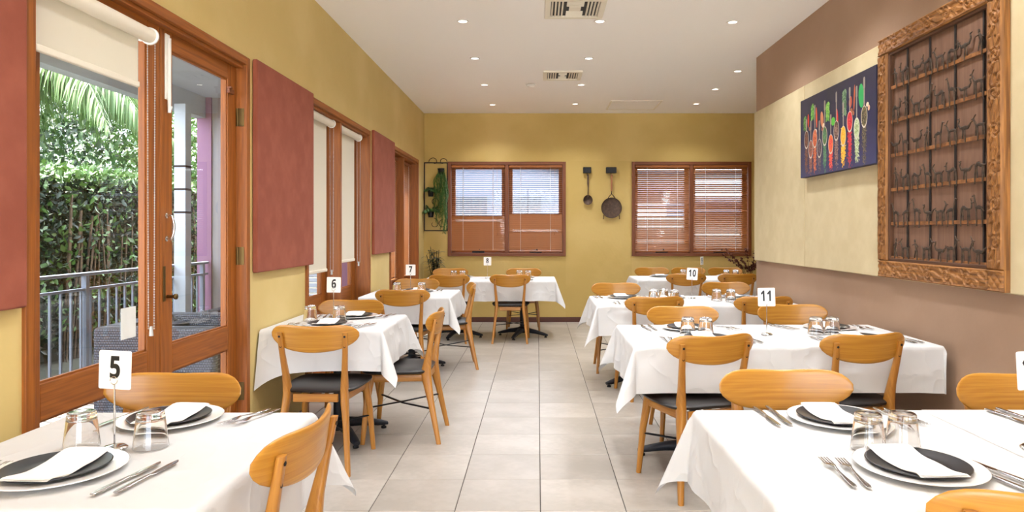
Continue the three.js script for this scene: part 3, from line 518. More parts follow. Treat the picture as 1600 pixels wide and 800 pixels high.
// ---------------------------------------------------------------- things on the back wall
const zb = -DB + 0.006;
function wallBlock(x, y, w, label) { const t = thing('wall_bracket', label, 'bracket', [x, y, zb], 0, 'black wall brackets'); mesh('block', box(-w / 2, w / 2, -0.042, 0.042, 0, 0.07, 0.006), M.blackMetal, t); mesh('hook', tube([[0, -0.042, 0.04], [0, -0.07, 0.04], [0, -0.078, 0.052], [0, -0.07, 0.062]], 0.004, 6, 16), M.blackMetal, t); }
wallBlock(0.716, 2.20, 0.115, 'small black wall bracket holding the hanging ladle'); wallBlock(1.064, 2.20, 0.15, 'wider black wall bracket holding the hanging frying pan');
{
  const t = thing('ladle', 'old iron ladle hanging on the back wall left of the pan', 'ladle', [0.728, 1.765, zb + 0.045]);
  mesh('handle', loft([{ p: [0, 0.05, 0], a: 0.008, b: 0.004 }, { p: [0.002, 0.18, 0.006], a: 0.006, b: 0.004 }, { p: [0, 0.24, 0.004], a: 0.012, b: 0.005 }, { p: [0, 0.375, 0.006], a: 0.011, b: 0.005 }], [1, 0, 0], [0, 0, 1], 3, 10), M.oldIron, t);
  const bowl = slab((a) => [0.068 * Math.cos(a), 0.08 * Math.sin(a) * (Math.sin(a) > 0 ? 0.95 : 0.85)], 10, 32, (x, y, r) => -0.036 + 0.036 * r * r + 0.002, (x, y, r) => -0.039 + 0.036 * r * r);
  mesh('bowl', bowl, M.oldIron, t);
  const p = thing('frying_pan', 'old round iron frying pan with copper handle hanging on the back wall', 'pan', [1.069, 1.655, zb + 0.035]);
  const disc = mesh('pan', lathe([[0, 0], [0.135, 0.001], [0.149, 0.03], [0.144, 0.031], [0.131, 0.007], [0, 0.005]], 44).rotateX(PI / 2).translate(0, 0, -0.016), M.oldIron, p);
  mesh('handle', loft([{ p: [0, 0.24, 0.01], a: 0.010, b: 0.006 }, { p: [0, 0.3, 0.012], a: 0.014, b: 0.009 }, { p: [0, 0.48, 0.016], a: 0.012, b: 0.008 }], [1, 0, 0], [0, 0, 1], 2.5, 12), M.copper, p);
  mesh('yoke', merge([tube([[0.052, 0.138, 0.012], [0.03, 0.17, 0.012], [0.004, 0.2, 0.011], [0.002, 0.25, 0.01]], 0.0055), tube([[-0.052, 0.138, 0.012], [-0.03, 0.17, 0.012], [-0.004, 0.2, 0.011], [-0.002, 0.25, 0.01]], 0.0055)]), M.iron, p);
  for (const s of [-1, 1]) mesh('foot', loft([{ p: [s * 0.11, -0.1, 0], a: 0.007, b: 0.007 }, { p: [s * 0.118, -0.15, 0.0], a: 0.005, b: 0.005 }, { p: [s * 0.118, -0.162, 0.0], a: 0.009, b: 0.009 }], [1, 0, 0], [0, 0, 1], 2, 8), M.oldIron, disc);
}
// leaves: a blade is a small folded quad strip
function blade(len, wid, curl, n = 3) { const p = [], uv = [], I = []; for (let i = 0; i <= n; i++) { const t = i / n, w = wid * Math.sin(Math.PI * (0.08 + 0.9 * t)) / 2, y = -curl * len * t * t, x = len * t; p.push(x, y + w * 0.25, -w, x, y, 0, x, y + w * 0.25, w); uv.push(t, 0, t, 0.5, t, 1); } for (let i = 0; i < n; i++) for (let k = 0; k < 2; k++) { const a = i * 3 + k; I.push(a, a + 1, a + 3, a + 1, a + 4, a + 3); } const g = new THREE.BufferGeometry(); g.setAttribute('position', new THREE.Float32BufferAttribute(p, 3)); g.setAttribute('uv', new THREE.Float32BufferAttribute(uv, 2)); g.setIndex(I); g.computeVertexNormals(); return g; }
function place(g, x, y, z, yaw, pitch, roll = 0) { const m = new THREE.Matrix4().compose(new THREE.Vector3(x, y, z), new THREE.Quaternion().setFromEuler(new THREE.Euler(roll, yaw, pitch, 'YZX')), new THREE.Vector3(1, 1, 1)); return g.clone().applyMatrix4(m); }
{
  const t = thing('plant_rack', 'black wrought iron scroll rack fixed beside the left back window', 'wall rack', [-1.475, 1.318, zb]);
  const w = 0.172, h = 1.0;
  mesh('frame', merge([box(-w, w, 0, 0.016, 0.0, 0.014), box(-w, w, h - 0.016, h, 0.0, 0.014), box(-w, -w + 0.014, 0, h, 0, 0.014), box(w - 0.014, w, 0, h, 0, 0.014)]), M.iron, t);
  const curl = (cx, cy, r, a0, a1, n = 14) => { const p = []; for (let i = 0; i <= n; i++) { const a = lerp(a0, a1, i / n), q = r * (1 - 0.72 * i / n); p.push([cx + Math.cos(a) * q, cy + Math.sin(a) * q, 0.008]); } return tube(p, 0.0045, 6, 40); };
  for (const g of [curl(-0.03, h + 0.005, 0.075, PI, -1.5), curl(0.1, h + 0.005, 0.062, 0, PI + 2), curl(-0.02, 0.42, 0.085, -PI / 2 - 0.3, PI * 1.4), curl(0.06, 0.58, 0.07, -1, PI * 1.3), curl(-0.03, 0.11, 0.08, PI / 2, -PI * 1.2), curl(0.1, 0.1, 0.07, PI / 2, PI * 2)]) mesh('scroll', g, M.iron, t);
  for (const y of [0.25, 0.55]) mesh('pot_ring', new THREE.TorusGeometry(0.05, 0.004, 6, 24).rotateX(PI / 2).translate(-0.065, y + 0.03, 0.066), M.iron, t);
  mesh('pot_ring', new THREE.TorusGeometry(0.045, 0.004, 6, 24).rotateX(PI / 2).translate(0.08, 0.86, 0.06), M.iron, t);
  const R = rng(12);
  const pot = (o) => { mesh('pot', lathe([[0, 0], [0.036, 0], [0.048, 0.085], [0.052, 0.085], [0.052, 0.095], [0.045, 0.095], [0.043, 0.08], [0, 0.078]], 24), M.blackMetal, o); mesh('soil', lathe([[0, 0.083], [0.043, 0.08]], 16), M.soil, o); };
  const bushy = (o, n, len, mat, droop) => { const g = [], b = blade(0.05, 0.016, 0.3); for (let i = 0; i < n; i++) { const yaw = R() * 2 * PI, el = 0.15 + R() * 1.1, L = len * (0.5 + R() * 0.6); for (let k = 0; k < 9; k++) { const q = (k + 1) / 9 * L, y = 0.085 + q * Math.sin(el) - droop * q * q / len, x = Math.cos(yaw) * q * Math.cos(el), z = -Math.sin(yaw) * q * Math.cos(el); for (const s of [-1, 1]) g.push(place(b, x, y, z, yaw + s * 1.0, el * 0.5 - k * 0.09 + (R() - 0.5) * 0.5)); } } mesh('foliage', merge(g), mat, o); };
  for (const [y, l, len] of [[0.55, 'small leafy plant in black pot, upper one on the iron rack', 0.1], [0.25, 'bushy fern in black pot, lower one on the iron rack', 0.16]]) { const o = thing('potted_plant', l, 'plant', [-1.54, 1.318 + y - 0.05, zb + 0.066], 0, 'potted plants on the iron rack'); pot(o); bushy(o, 26, len, M.leaf, 0.3); }
  const o = thing('trailing_plant', 'long trailing green plant hanging down the right side of the iron rack', 'plant', [-1.395, 1.318 + 0.81, zb + 0.06]); pot(o);
  const g = [], b = blade(0.034, 0.01, 0.4, 2);
  for (let i = 0; i < 30; i++) { const a = R() * 2 * PI, q = 0.03 + R() * 0.05, L = 0.25 + R() * 0.62; for (let y = 0.1; y > -L; y -= 0.016) { const f = smooth(0.1, -0.1, y), x = Math.cos(a) * q * (0.4 + f * 0.8) + Math.sin(y * 20 + i) * 0.012, z = Math.abs(Math.sin(a)) * q * (0.4 + f * 0.6); for (const s of [-1, 1]) g.push(place(b, x, y, z, a + s * 1.3 + R(), -0.5 - R() * 0.5)); } }
  mesh('foliage', merge(g), M.fern, o);
  // dark plant in the left corner and dried branches in the right corner
  const c = thing('corner_plant', 'dark spiky plant in a tall pot in the left back corner', 'plant', [-1.45, 0, -9.72]);
  mesh('pot', lathe([[0, 0], [0.09, 0], [0.13, 0.6], [0.14, 0.62], [0.12, 0.62], [0.11, 0.57], [0, 0.56]], 28), M.castIron, c);
  const st = [], lv = [], lb = blade(0.11, 0.022, 0.35);
  for (let i = 0; i < 16; i++) { const a = R() * 2 * PI, L = 0.3 + R() * 0.22, lean = 0.02 + R() * 0.12, ex = Math.cos(a) * lean, ez = Math.abs(Math.sin(a)) * lean * 0.7; st.push(rod([ex * 0.2, 0.55, ez * 0.2], [ex, 0.58 + L, ez], 0.004, 5)); for (let k = 0; k < 12; k++) { const f = 0.3 + 0.7 * R(); lv.push(place(lb, ex * f, 0.57 + L * f, ez * f, R() * 2 * PI, 0.6 - R() * 0.9)); } }
  mesh('stem', merge(st), M.iron, c); mesh('foliage', merge(lv), M.darkLeaf, c);
  const v = thing('dried_branches', 'dried reddish berry branches in a vase behind the right back table', 'plant', [3.0, 0, -9.7]);
  mesh('vase', lathe([[0, 0], [0.1, 0], [0.13, 0.2], [0.1, 0.45], [0.06, 0.55], [0.075, 0.6], [0.065, 0.6], [0.05, 0.55], [0, 0.5]], 28), M.castIron, v);
  const tw = [], be = [], ball = new THREE.IcosahedronGeometry(0.013, 1), lf = blade(0.06, 0.02, 0.3);
  for (let i = 0; i < 12; i++) { const end = i < 3 ? [-0.28 - i * 0.06, 1.0 + (i % 2) * 0.06, 0.03] : [-0.15 + R() * 0.34, 0.85 + R() * 0.32, -0.05 + R() * 0.1], mid = [end[0] * 0.3, 0.78, 0]; const pts = [[0, 0.5, 0], mid, end]; tw.push(tube(pts, 0.0035, 5, 14)); const cu = new THREE.CatmullRomCurve3(pts.map((p) => new THREE.Vector3(...p))); for (let k = 0; k < 14; k++) { const p = cu.getPoint(0.45 + 0.55 * R()); be.push(ball.clone().translate(p.x + (R() - 0.5) * 0.03, p.y + (R() - 0.5) * 0.03, p.z + (R() - 0.5) * 0.03)); be.push(place(lf, p.x, p.y, p.z, R() * 6, R() - 0.3)); } }
  mesh('branch', merge(tw), M.dried, v); mesh('berries', merge(be), M.dried, v);
}

// ---------------------------------------------------------------- chairs
const backOut = polarOutline([[0, 0.070], [0.1, 0.073], [0.165, 0.071], [0.213, 0.055], [0.244, 0.018], [0.232, -0.018], [0.192, -0.046], [0.12, -0.068], [0, -0.077], [-0.12, -0.068], [-0.192, -0.046], [-0.232, -0.018], [-0.244, 0.018], [-0.213, 0.055], [-0.165, 0.071], [-0.1, 0.073]]);
const seatOut = polarOutline([[0, 0.225], [0.12, 0.222], [0.19, 0.2], [0.222, 0.14], [0.224, 0.02], [0.212, -0.1], [0.19, -0.17], [0.14, -0.2], [0, -0.21], [-0.14, -0.2], [-0.19, -0.17], [-0.212, -0.1], [-0.224, 0.02], [-0.222, 0.14], [-0.19, 0.2], [-0.12, 0.222]]);
const placeChair = factory('dining_chair', 'chair', 'oak dining chairs with black seats', (t) => {
  const scaleOut = (f, k) => (a) => f(a).map((c) => c * k);
  const bend = (x) => 1.05 * x * x;
  const back = slab(scaleOut(backOut, 1), 10, 72, (x, y, r) => bend(x) + 0.0085 * Math.pow(1 - Math.pow(r, 14), 0.5), (x, y, r) => bend(x) - 0.0085 * Math.pow(1 - Math.pow(r, 14), 0.5));
  back.rotateX(-0.15); back.translate(0, 0.735, -0.247);
  mesh('backrest', back, M.oak, t);
  // rotate the seat outline from the xy plane to lie flat: y of the outline becomes +z
  const pad = slab(seatOut, 10, 56, (x, y, r) => 0.018 * Math.pow(1 - Math.pow(r, 5), 0.6) - 0.012 * Math.exp(-(x * x + y * y) / 0.02), (x, y, r) => -0.02 * Math.pow(1 - Math.pow(r, 16), 0.5));
  pad.rotateX(PI / 2); pad.scale(1, -1, 1); pad.index.array.reverse(); pad.computeVertexNormals(); pad.translate(0, 0.446, 0.012);
  mesh('seat', pad, M.vinyl, t);
  const fr = [];
  fr.push(box(-0.155, 0.155, 0.372, 0.424, 0.165, 0.185, 0.004), box(-0.125, 0.125, 0.38, 0.424, -0.19, -0.172, 0.004));
  for (const s of [-1, 1]) fr.push(loft([{ p: [s * 0.15, 0.4, -0.17], a: 0.009, b: 0.022 }, { p: [s * 0.178, 0.4, 0.165], a: 0.009, b: 0.024 }], [1, 0, 0], [0, 1, 0], 6));
  mesh('seat_frame', merge(fr), M.oakLeg, t);
  for (const s of [-1, 1]) {
    mesh('front_leg', loft([{ p: [s * 0.214, 0, 0.208], a: 0.0125, b: 0.0135 }, { p: [s * 0.198, 0.25, 0.186], a: 0.0165, b: 0.019 }, { p: [s * 0.184, 0.36, 0.172], a: 0.019, b: 0.024 }, { p: [s * 0.178, 0.424, 0.166], a: 0.02, b: 0.026 }], [1, 0, 0], [0, 0, 1], 4, 14), M.oakLeg, t);
    const leg = mesh('rear_leg', loft([{ p: [s * 0.204, 0, -0.262], a: 0.0125, b: 0.014 }, { p: [s * 0.176, 0.26, -0.208], a: 0.0155, b: 0.02 }, { p: [s * 0.162, 0.38, -0.184], a: 0.018, b: 0.029 }, { p: [s * 0.1585, 0.43, -0.177], a: 0.0185, b: 0.031 }, { p: [s * 0.1595, 0.465, -0.18], a: 0.018, b: 0.028 }, { p: [s * 0.1635, 0.54, -0.192], a: 0.0155, b: 0.02 }, { p: [s * 0.172, 0.64, -0.212], a: 0.0145, b: 0.014 }, { p: [s * 0.18, 0.768, -0.2375], a: 0.0135, b: 0.0105 }], [1, 0, 0], [0, 0, 1], 5, 16), M.oakLeg, t);
    for (const [y, z] of [[0.748, -0.2445], [0.692, -0.2335]]) mesh('bolt', lathe([[0, 0], [0.0065, 0], [0.006, 0.0022], [0.003, 0.0012], [0, 0.0008]], 12).rotateX(-PI / 2).translate(s * lerp(0.172, 0.18, (y - 0.64) / 0.128), y, z), M.blackMetal, leg);
  }
  mesh('stretcher', merge([loft([{ p: [-0.196, 0.212, 0.182], a: 0.004, b: 0.009 }, { p: [0, 0.205, 0], a: 0.004, b: 0.009 }, { p: [0.18, 0.212, -0.213], a: 0.004, b: 0.009 }], [0, 1, 0], [0.74, 0, 0.68], 4, 8), loft([{ p: [0.196, 0.222, 0.182], a: 0.004, b: 0.009 }, { p: [0, 0.214, 0], a: 0.004, b: 0.009 }, { p: [-0.18, 0.222, -0.213], a: 0.004, b: 0.009 }], [0, 1, 0], [-0.74, 0, 0.68], 4, 8)]), M.blackMetal, t);
});
// [label, x, depth of the seat centre, direction the sitter faces as (x, depth)]
const AWAY = [0, 1], TOWARD = [0, -1];
[
  ['oak chair behind the table numbered 5, its back against the glazed door', -1.29, 2.23, TOWARD],
  ['oak chair seen from behind at the aisle side of table 5', -0.855, 1.877, [-1, 0.06]],
  ['oak chair seen from behind at the front of the table numbered 6', -1.215, 3.95, [0.03, 1]],
  ['oak chair turned sideways at the aisle side of the table numbered 6', -0.875, 4.45, [-1, 0]],
  ['oak chair behind the table numbered 6 by the left wall', -1.375, 4.86, TOWARD],
  ['oak chair seen from behind at the front of the table numbered 7', -1.19, 6.22, AWAY],
  ['oak chair turned sideways at the aisle side of the table numbered 7', -0.865, 6.68, [-0.97, -0.16]],
  ['oak chair behind the table numbered 7 near the last glazed door', -1.29, 7.12, TOWARD],
  ['oak chair in front of the left half of the table numbered 8', -1.04, 8.26, AWAY],
  ['oak chair in front of the right half of the table numbered 8', -0.325, 8.265, AWAY],
  ['oak chair behind the left half of the table numbered 8', -1.19, 9.16, TOWARD],
  ['oak chair behind the right half of the table numbered 8', -0.19, 9.16, TOWARD],
  ['leftmost of three oak chairs behind the table numbered 9', 1.60, 9.40, TOWARD],
  ['middle of three oak chairs behind the table numbered 9', 2.11, 9.40, TOWARD],
  ['rightmost of three oak chairs behind the table numbered 9', 2.62, 9.38, TOWARD],
  ['oak chair seen from behind in front of table 9, beside the card numbered 10', 1.79, 8.44, AWAY],
  ['oak chair in front of the right half of table 9, by the wall end', 2.40, 8.44, [-0.05, 1]],
  ['oak chair behind the aisle end of the table numbered 10', 0.77, 6.55, TOWARD],
  ['oak chair behind the wall end of the table numbered 10', 1.87, 6.62, TOWARD],
  ['oak chair in front of the aisle end of the table numbered 10', 0.895, 5.575, [-0.135, 0.99]],
  ['oak chair in front of the wall end of the table numbered 10', 1.76, 5.58, [-0.1, 0.99]],
  ['oak chair behind the aisle end of the table numbered 11', 0.976, 4.42, TOWARD],
  ['oak chair behind the wall end of the table numbered 11', 1.76, 4.54, TOWARD],
  ['oak chair angled in front of the aisle end of the table numbered 11', 0.815, 3.605, [-0.27, 0.96]],
  ['oak chair angled in front of the wall end of the table numbered 11', 1.605, 3.645, [-0.2, 0.98]],
  ['oak chair behind the aisle end of the nearest right table', 0.90, 2.29, TOWARD],
  ['oak chair at the right edge behind the nearest right table', 1.715, 2.22, TOWARD],
  ['oak chair in the bottom right corner in front of the nearest right table', 1.035, 1.585, AWAY],
].forEach(([l, x, d, [fx, fd]]) => placeChair(l, [x, 0, -d], Math.atan2(fx, -fd)));

// ---------------------------------------------------------------- tables and cloths
const TY = 0.722;       // top of the cloth
const tableTop = {};
const columnGeo = loft([{ p: [0, 0.06, 0], a: 0.034, b: 0.034 }, { p: [0, TY - 0.046, 0], a: 0.034, b: 0.034 }], [1, 0, 0], [0, 0, 1], 2, 20);
const hubGeo = lathe([[0, 0.05], [0.07, 0.05], [0.07, 0.085], [0.056, 0.115], [0.038, 0.125], [0, 0.125]], 28);
const armGeo = loft([{ p: [0.05, 0.082, 0], a: 0.032, b: 0.032 }, { p: [0.17, 0.066, 0], a: 0.029, b: 0.025 }, { p: [0.285, 0.04, 0], a: 0.025, b: 0.018 }, { p: [0.33, 0.031, 0], a: 0.019, b: 0.011 }], [0, 0, 1], [0, 1, 0], 3, 12);
const levellerGeo = lathe([[0, 0], [0.018, 0], [0.018, 0.012], [0.008, 0.016], [0.008, 0.028], [0, 0.028]], 14).translate(0.306, 0, 0);
function makeTable(label, pos, w, d, [bx, bd, turn]) {
  const t = thing('dining_table', label, 'table', pos, 0, 'tables under white cloths');
  mesh('tabletop', box(-w / 2, w / 2, TY - 0.032, TY - 0.004, -d / 2, d / 2, 0.004), M.timber, t);
  const top = mesh('top_plate', box(-0.16, 0.16, TY - 0.046, TY - 0.032, -0.16, 0.16, 0.004), M.castIron, t), col = mesh('column', columnGeo, M.castIron, t), hub = mesh('hub', hubGeo, M.castIron, t);
  for (const m of [top, col, hub]) m.position.set(bx, 0, -bd);
  for (let i = 0; i < 4; i++) { const arm = mesh('base_arm', armGeo, M.castIron, t); arm.position.set(bx, 0, -bd); arm.rotation.y = -(turn + 90 * i) * PI / 180; mesh('leveller', levellerGeo, M.blackMetal, arm); }
  return t;
}
// pedestal offset and turn of each table, set so that no chair leg stands on an arm
const BASE = [[-0.02, 0, 45], [0, 0, 55], [0, 0, 65], [0, 0, 15], [0, 0.02, 20], [0, 0, 55], [0, 0, 55], [0, 0, 70], [0, 0, 65], [0, 0, 15], [0.02, 0.04, 25], [0, 0, 70], [0, 0, 20]];
let tableCount = 0;
// cloth draped over a w by d top; over = [left, right, far, near] overhangs; flat = [left, right] runs on over the neighbour's top
function clothGeo(w, d, over, flat, seed, lift, dip) {
  const [ol, orr, of, on] = over, R = rng(seed), ph = [...Array(12)].map(() => R() * 6.28), rad = 0.011;
  const axis = (lo, hi, ov0, ov1) => { const p = []; if (ov0) for (let i = 0; i < 18; i++) p.push(lo - ov0 * (1 - i / 18)); const e = 0.012; p.push(lo, lo + e); for (let i = 1; i < 26; i++) p.push(lerp(lo + e, hi - e, i / 26)); p.push(hi - e, hi); if (ov1) for (let i = 1; i <= 18; i++) p.push(hi + ov1 * i / 18); return p; };
  const hx0 = -w / 2 - flat[0], hx1 = w / 2 + flat[1], S = axis(hx0, hx1, ol, orr), T = axis(-d / 2, d / 2, of, on);
  const pos = [], uv = [], idx = [];
  const hang = (q) => { if (q < rad * PI / 2) { const a = q / rad; return [rad * Math.sin(a), rad * (1 - Math.cos(a))]; } return [rad, rad + q - rad * PI / 2]; };
  for (const s of S) for (const t of T) {
    const ax = s < hx0 ? s - hx0 : s > hx1 ? s - hx1 : 0, az = t < -d / 2 ? t + d / 2 : t > d / 2 ? t - d / 2 : 0, bx = clamp(s, hx0, hx1), bz = clamp(t, -d / 2, d / 2);
    let x = bx, y = 0, z = bz;
    if (ax && az) {
      const q = Math.hypot(ax, az), th = Math.atan2(Math.abs(az), Math.abs(ax)), sx = Math.sign(ax), sz = Math.sign(az), [o, dr0] = hang(q);
      const k = smooth(0, 0.05, q), s2 = Math.sin(2 * th), ear = 0.36 * q * Math.pow(s2, 1.2) * k, open = 0.17 * q * s2 * Math.cos(2 * th) * k;
      const dr = Math.sqrt(Math.max(0, dr0 * dr0 - ear * ear)), flare = 0.05 * dr;
      x += sx * ((o + flare) * Math.cos(th) + ear * 0.707 + open * 0.707 ); z += sz * ((o + flare) * Math.sin(th) + ear * 0.707 - open * 0.707);
      y = -dr; const wv = 0.02 * q / 0.3 * Math.sin(th * 5 + ph[0] + sx) ; x += wv * 0.5 * k; z -= wv * 0.4 * k;
    } else if (ax || az) {
      const q = Math.abs(ax || az), [o, dr] = hang(q), c = ax ? bz : bx, half = ax ? d / 2 : (hx1 - hx0) / 2, fade = smooth(0, 0.14, half - Math.abs(ax ? c : c - (hx0 + hx1) / 2)), b = ax ? (ax > 0 ? 0 : 3) : az > 0 ? 6 : 9;
      const wave = Math.sin(c * 15 + ph[b] + dr * 3) * 0.5 + Math.sin(c * 31 + ph[b + 1] - dr * 7) * 0.32 + Math.sin(c * 8 + ph[b + 2]) * 0.6;
      const out = o + dr * 0.07 + dr * 0.075 * wave * fade * smooth(0, 0.22, dr) + 0.006 * (N(c * 14 + seed * 3, dr * 14 + b) - 0.5) * smooth(0.01, 0.06, dr);
      if (ax) x += Math.sign(ax) * out; else z += Math.sign(az) * out;
      y = -dr * (0.999 - 0.016 * (wave + 1) * fade);
      if (dip && az > 0) { const e = Math.exp(-(bx + w / 2) / 0.1) * dr / 0.265; y -= dip * e; z += 0.07 * e; }
    } else y = 0.0006 * (N(s * 9 + seed, t * 9) - 0.5);
    pos.push(x, y + lift, z); uv.push(s, t);
  }
  const w1 = T.length; for (let i = 0; i + 1 < S.length; i++) for (let j = 0; j + 1 < w1; j++) { const a = i * w1 + j; idx.push(a, a + 1, a + w1, a + 1, a + w1 + 1, a + w1); }
  const g = new THREE.BufferGeometry(); g.setAttribute('position', new THREE.Float32BufferAttribute(pos, 3)); g.setAttribute('uv', new THREE.Float32BufferAttribute(uv, 2)); g.setIndex(idx); g.computeVertexNormals(); return g;
}
function table(x0, x1, d0, d1, over, flat, seed, lift, tl, cl, up = 0, dip = 0) {
  const x = (x0 + x1) / 2, d = (d0 + d1) / 2;
  makeTable(tl, [x, 0, -d], x1 - x0 - 0.008, d1 - d0 - 0.008, BASE[tableCount++]).scale.y = 1 + up / TY;
  const c = solo('tablecloth', clothGeo(x1 - x0, d1 - d0, over, flat, seed, lift, dip), M.linen, cl, 'tablecloth', 'white tablecloths');
  c.position.set(x, TY + up, -d);
}
const D = 0.248;
table(-1.515, -0.742, 1.47, 2.255, [0.10, D, D, D], [0, 0], 1, 0, 'table carrying the number 5 card, under a white cloth', 'white tablecloth on the near left table with the 5 card');
table(-1.64, -0.925, 4.05, 4.79, [0, D, D, D], [0, 0], 2, 0, 'small table carrying the number 6 card, with black pedestal base', 'white tablecloth on the left table with the 6 card', 0.014, 0.11);
table(-1.615, -0.80, 6.17, 6.98, [0, D, D, D], [0, 0], 3, 0, 'table carrying the number 7 card beside the left wall', 'white tablecloth on the left table with the 7 card');
table(-1.40, -0.605, 8.17, 8.98, [D, 0, D, D], [0, 0], 4, 0, 'left one of the two joined tables with the 8 card', 'left one of two white cloths under the 8 card');
table(-0.588, 0.213, 8.17, 8.98, [0, D, D, D], [0.03, 0], 5, 0.0014, 'right one of the two joined tables with the 8 card', 'right one of two white cloths under the 8 card');
table(1.23, 2.045, 8.35, 9.15, [D, 0, D, D], [0, 0], 6, 0, 'aisle side one of the two joined tables with the 9 card', 'white cloth over the aisle half of table 9');
table(2.055, 2.86, 8.35, 9.15, [0, D, D, D], [0.03, 0], 7, 0.0014, 'wall side one of the two joined tables with the 9 card', 'white cloth over the right half of table 9');
table(0.485, 1.30, 5.50, 6.31, [D, 0, D, D], [0, 0], 8, 0, 'aisle side one of the two joined tables with the 10 card', 'white cloth over the aisle half of table 10');
table(1.31, 2.12, 5.50, 6.31, [0, 0, D, D], [0.03, 0], 9, 0.0014, 'wall side one of the two joined tables with the 10 card', 'white cloth over the wall half of table 10');
table(0.51, 1.312, 3.555, 4.36, [D, 0, D, D], [0, 0], 10, 0, 'aisle side one of the two joined tables with the 11 card', 'white cloth over the aisle half of table 11');
table(1.322, 2.10, 3.555, 4.36, [0, 0.02, D, D], [0.03, 0], 11, 0.0014, 'wall side one of the two joined tables with the 11 card', 'white cloth over the wall half of table 11');
table(0.53, 1.30, 1.47, 2.285, [D, 0, D, D], [0, 0], 12, 0, 'aisle side one of the two nearest joined right tables', 'white cloth over the aisle half of the nearest right table');
table(1.31, 2.10, 1.47, 2.285, [0, 0.02, D, D], [0.03, 0], 13, 0.0014, 'wall side one of the two nearest joined right tables', 'white cloth over the wall half of the nearest right table');

// ---------------------------------------------------------------- number cards
const standGeo = merge([lathe([[0, 0], [0.0325, 0], [0.0325, 0.003], [0.024, 0.0085], [0.006, 0.011], [0, 0.011]], 32), rod([0, 0.009, 0], [0, 0.176, 0], 0.0026, 10)]);
const clipGeo = merge([-1, 1].map((s) => new THREE.TorusGeometry(0.0105, 0.0014, 6, 28).translate(0, 0.186, s * 0.0032)));
function numberCard(txt, x, d, turn, tilt, label) {
  const t = thing('table_number', label, 'number card', [x, TY + 0.0045 + (txt === '6' ? 0.014 : 0), -d], turn, 'table number cards');
  mesh('stand', standGeo, M.chrome, t); mesh('clip', clipGeo, M.chrome, t);
  const c = document.createElement('canvas'); c.width = 256; c.height = 288; const k = c.getContext('2d');
  k.fillStyle = '#f6f3ec'; k.fillRect(0, 0, 256, 288); k.fillStyle = '#141414'; k.strokeStyle = '#141414'; k.lineWidth = 7; k.lineJoin = 'round'; k.textAlign = 'center'; k.textBaseline = 'alphabetic';
  k.font = 'bold 228px sans-serif';
  const one = txt.length === 1;
  [...txt].forEach((ch, i) => { k.save(); k.translate(one ? 128 : 128 + (i - (txt.length - 1) / 2) * 94, 204); k.scale(one ? 0.72 : 0.64, 0.98); k.fillText(ch, 0, 0); k.strokeText(ch, 0, 0); k.restore(); });
  const map = new THREE.CanvasTexture(c); map.colorSpace = THREE.SRGBColorSpace;
  const w = 0.094, h = 0.105, sh = new THREE.Shape(), r = 0.006;
  sh.moveTo(-w / 2 + r, 0); sh.lineTo(w / 2 - r, 0); sh.quadraticCurveTo(w / 2, 0, w / 2, r); sh.lineTo(w / 2, h - r); sh.quadraticCurveTo(w / 2, h, w / 2 - r, h); sh.lineTo(-w / 2 + r, h); sh.quadraticCurveTo(-w / 2, h, -w / 2, h - r); sh.lineTo(-w / 2, r); sh.quadraticCurveTo(-w / 2, 0, -w / 2 + r, 0);
  const g = new THREE.ExtrudeGeometry(sh, { depth: 0.0016, bevelEnabled: false, curveSegments: 5 }); g.translate(0, 0, -0.0008);
  const p = g.attributes.position, n = g.attributes.normal, uv = g.attributes.uv;
  for (let i = 0; i < p.count; i++) { const f = n.getZ(i); Math.abs(f) > 0.5 ? uv.setXY(i, f > 0 ? p.getX(i) / w + 0.5 : 0.5 - p.getX(i) / w, p.getY(i) / h) : uv.setXY(i, 0.02, 0.02); }
  g.rotateZ(tilt); g.translate(0, 0.162, 0);
  mesh('card', g, std({ map, roughness: 0.45 }), t);
}
[['5', -1.155, 1.87, -0.1, -0.03], ['6', -1.385, 4.65, 0.05, -0.02], ['7', -1.235, 6.66, 0, 0], ['8', -0.63, 8.6, 0, 0], ['9', 2.1, 8.75, 0.95, 0], ['10', 1.363, 6.05, -0.3, -0.06], ['11', 1.315, 3.93, -0.25, 0.03], ['12', 1.355, 1.87, 0.1, 0.06]].forEach(([s, x, d, t, k]) =>
  numberCard(s, x, d, t, k, s === '12' ? 'white table card cut off at the right edge, starting with a 1' : `white table card with a black ${s} on a chrome stand`));

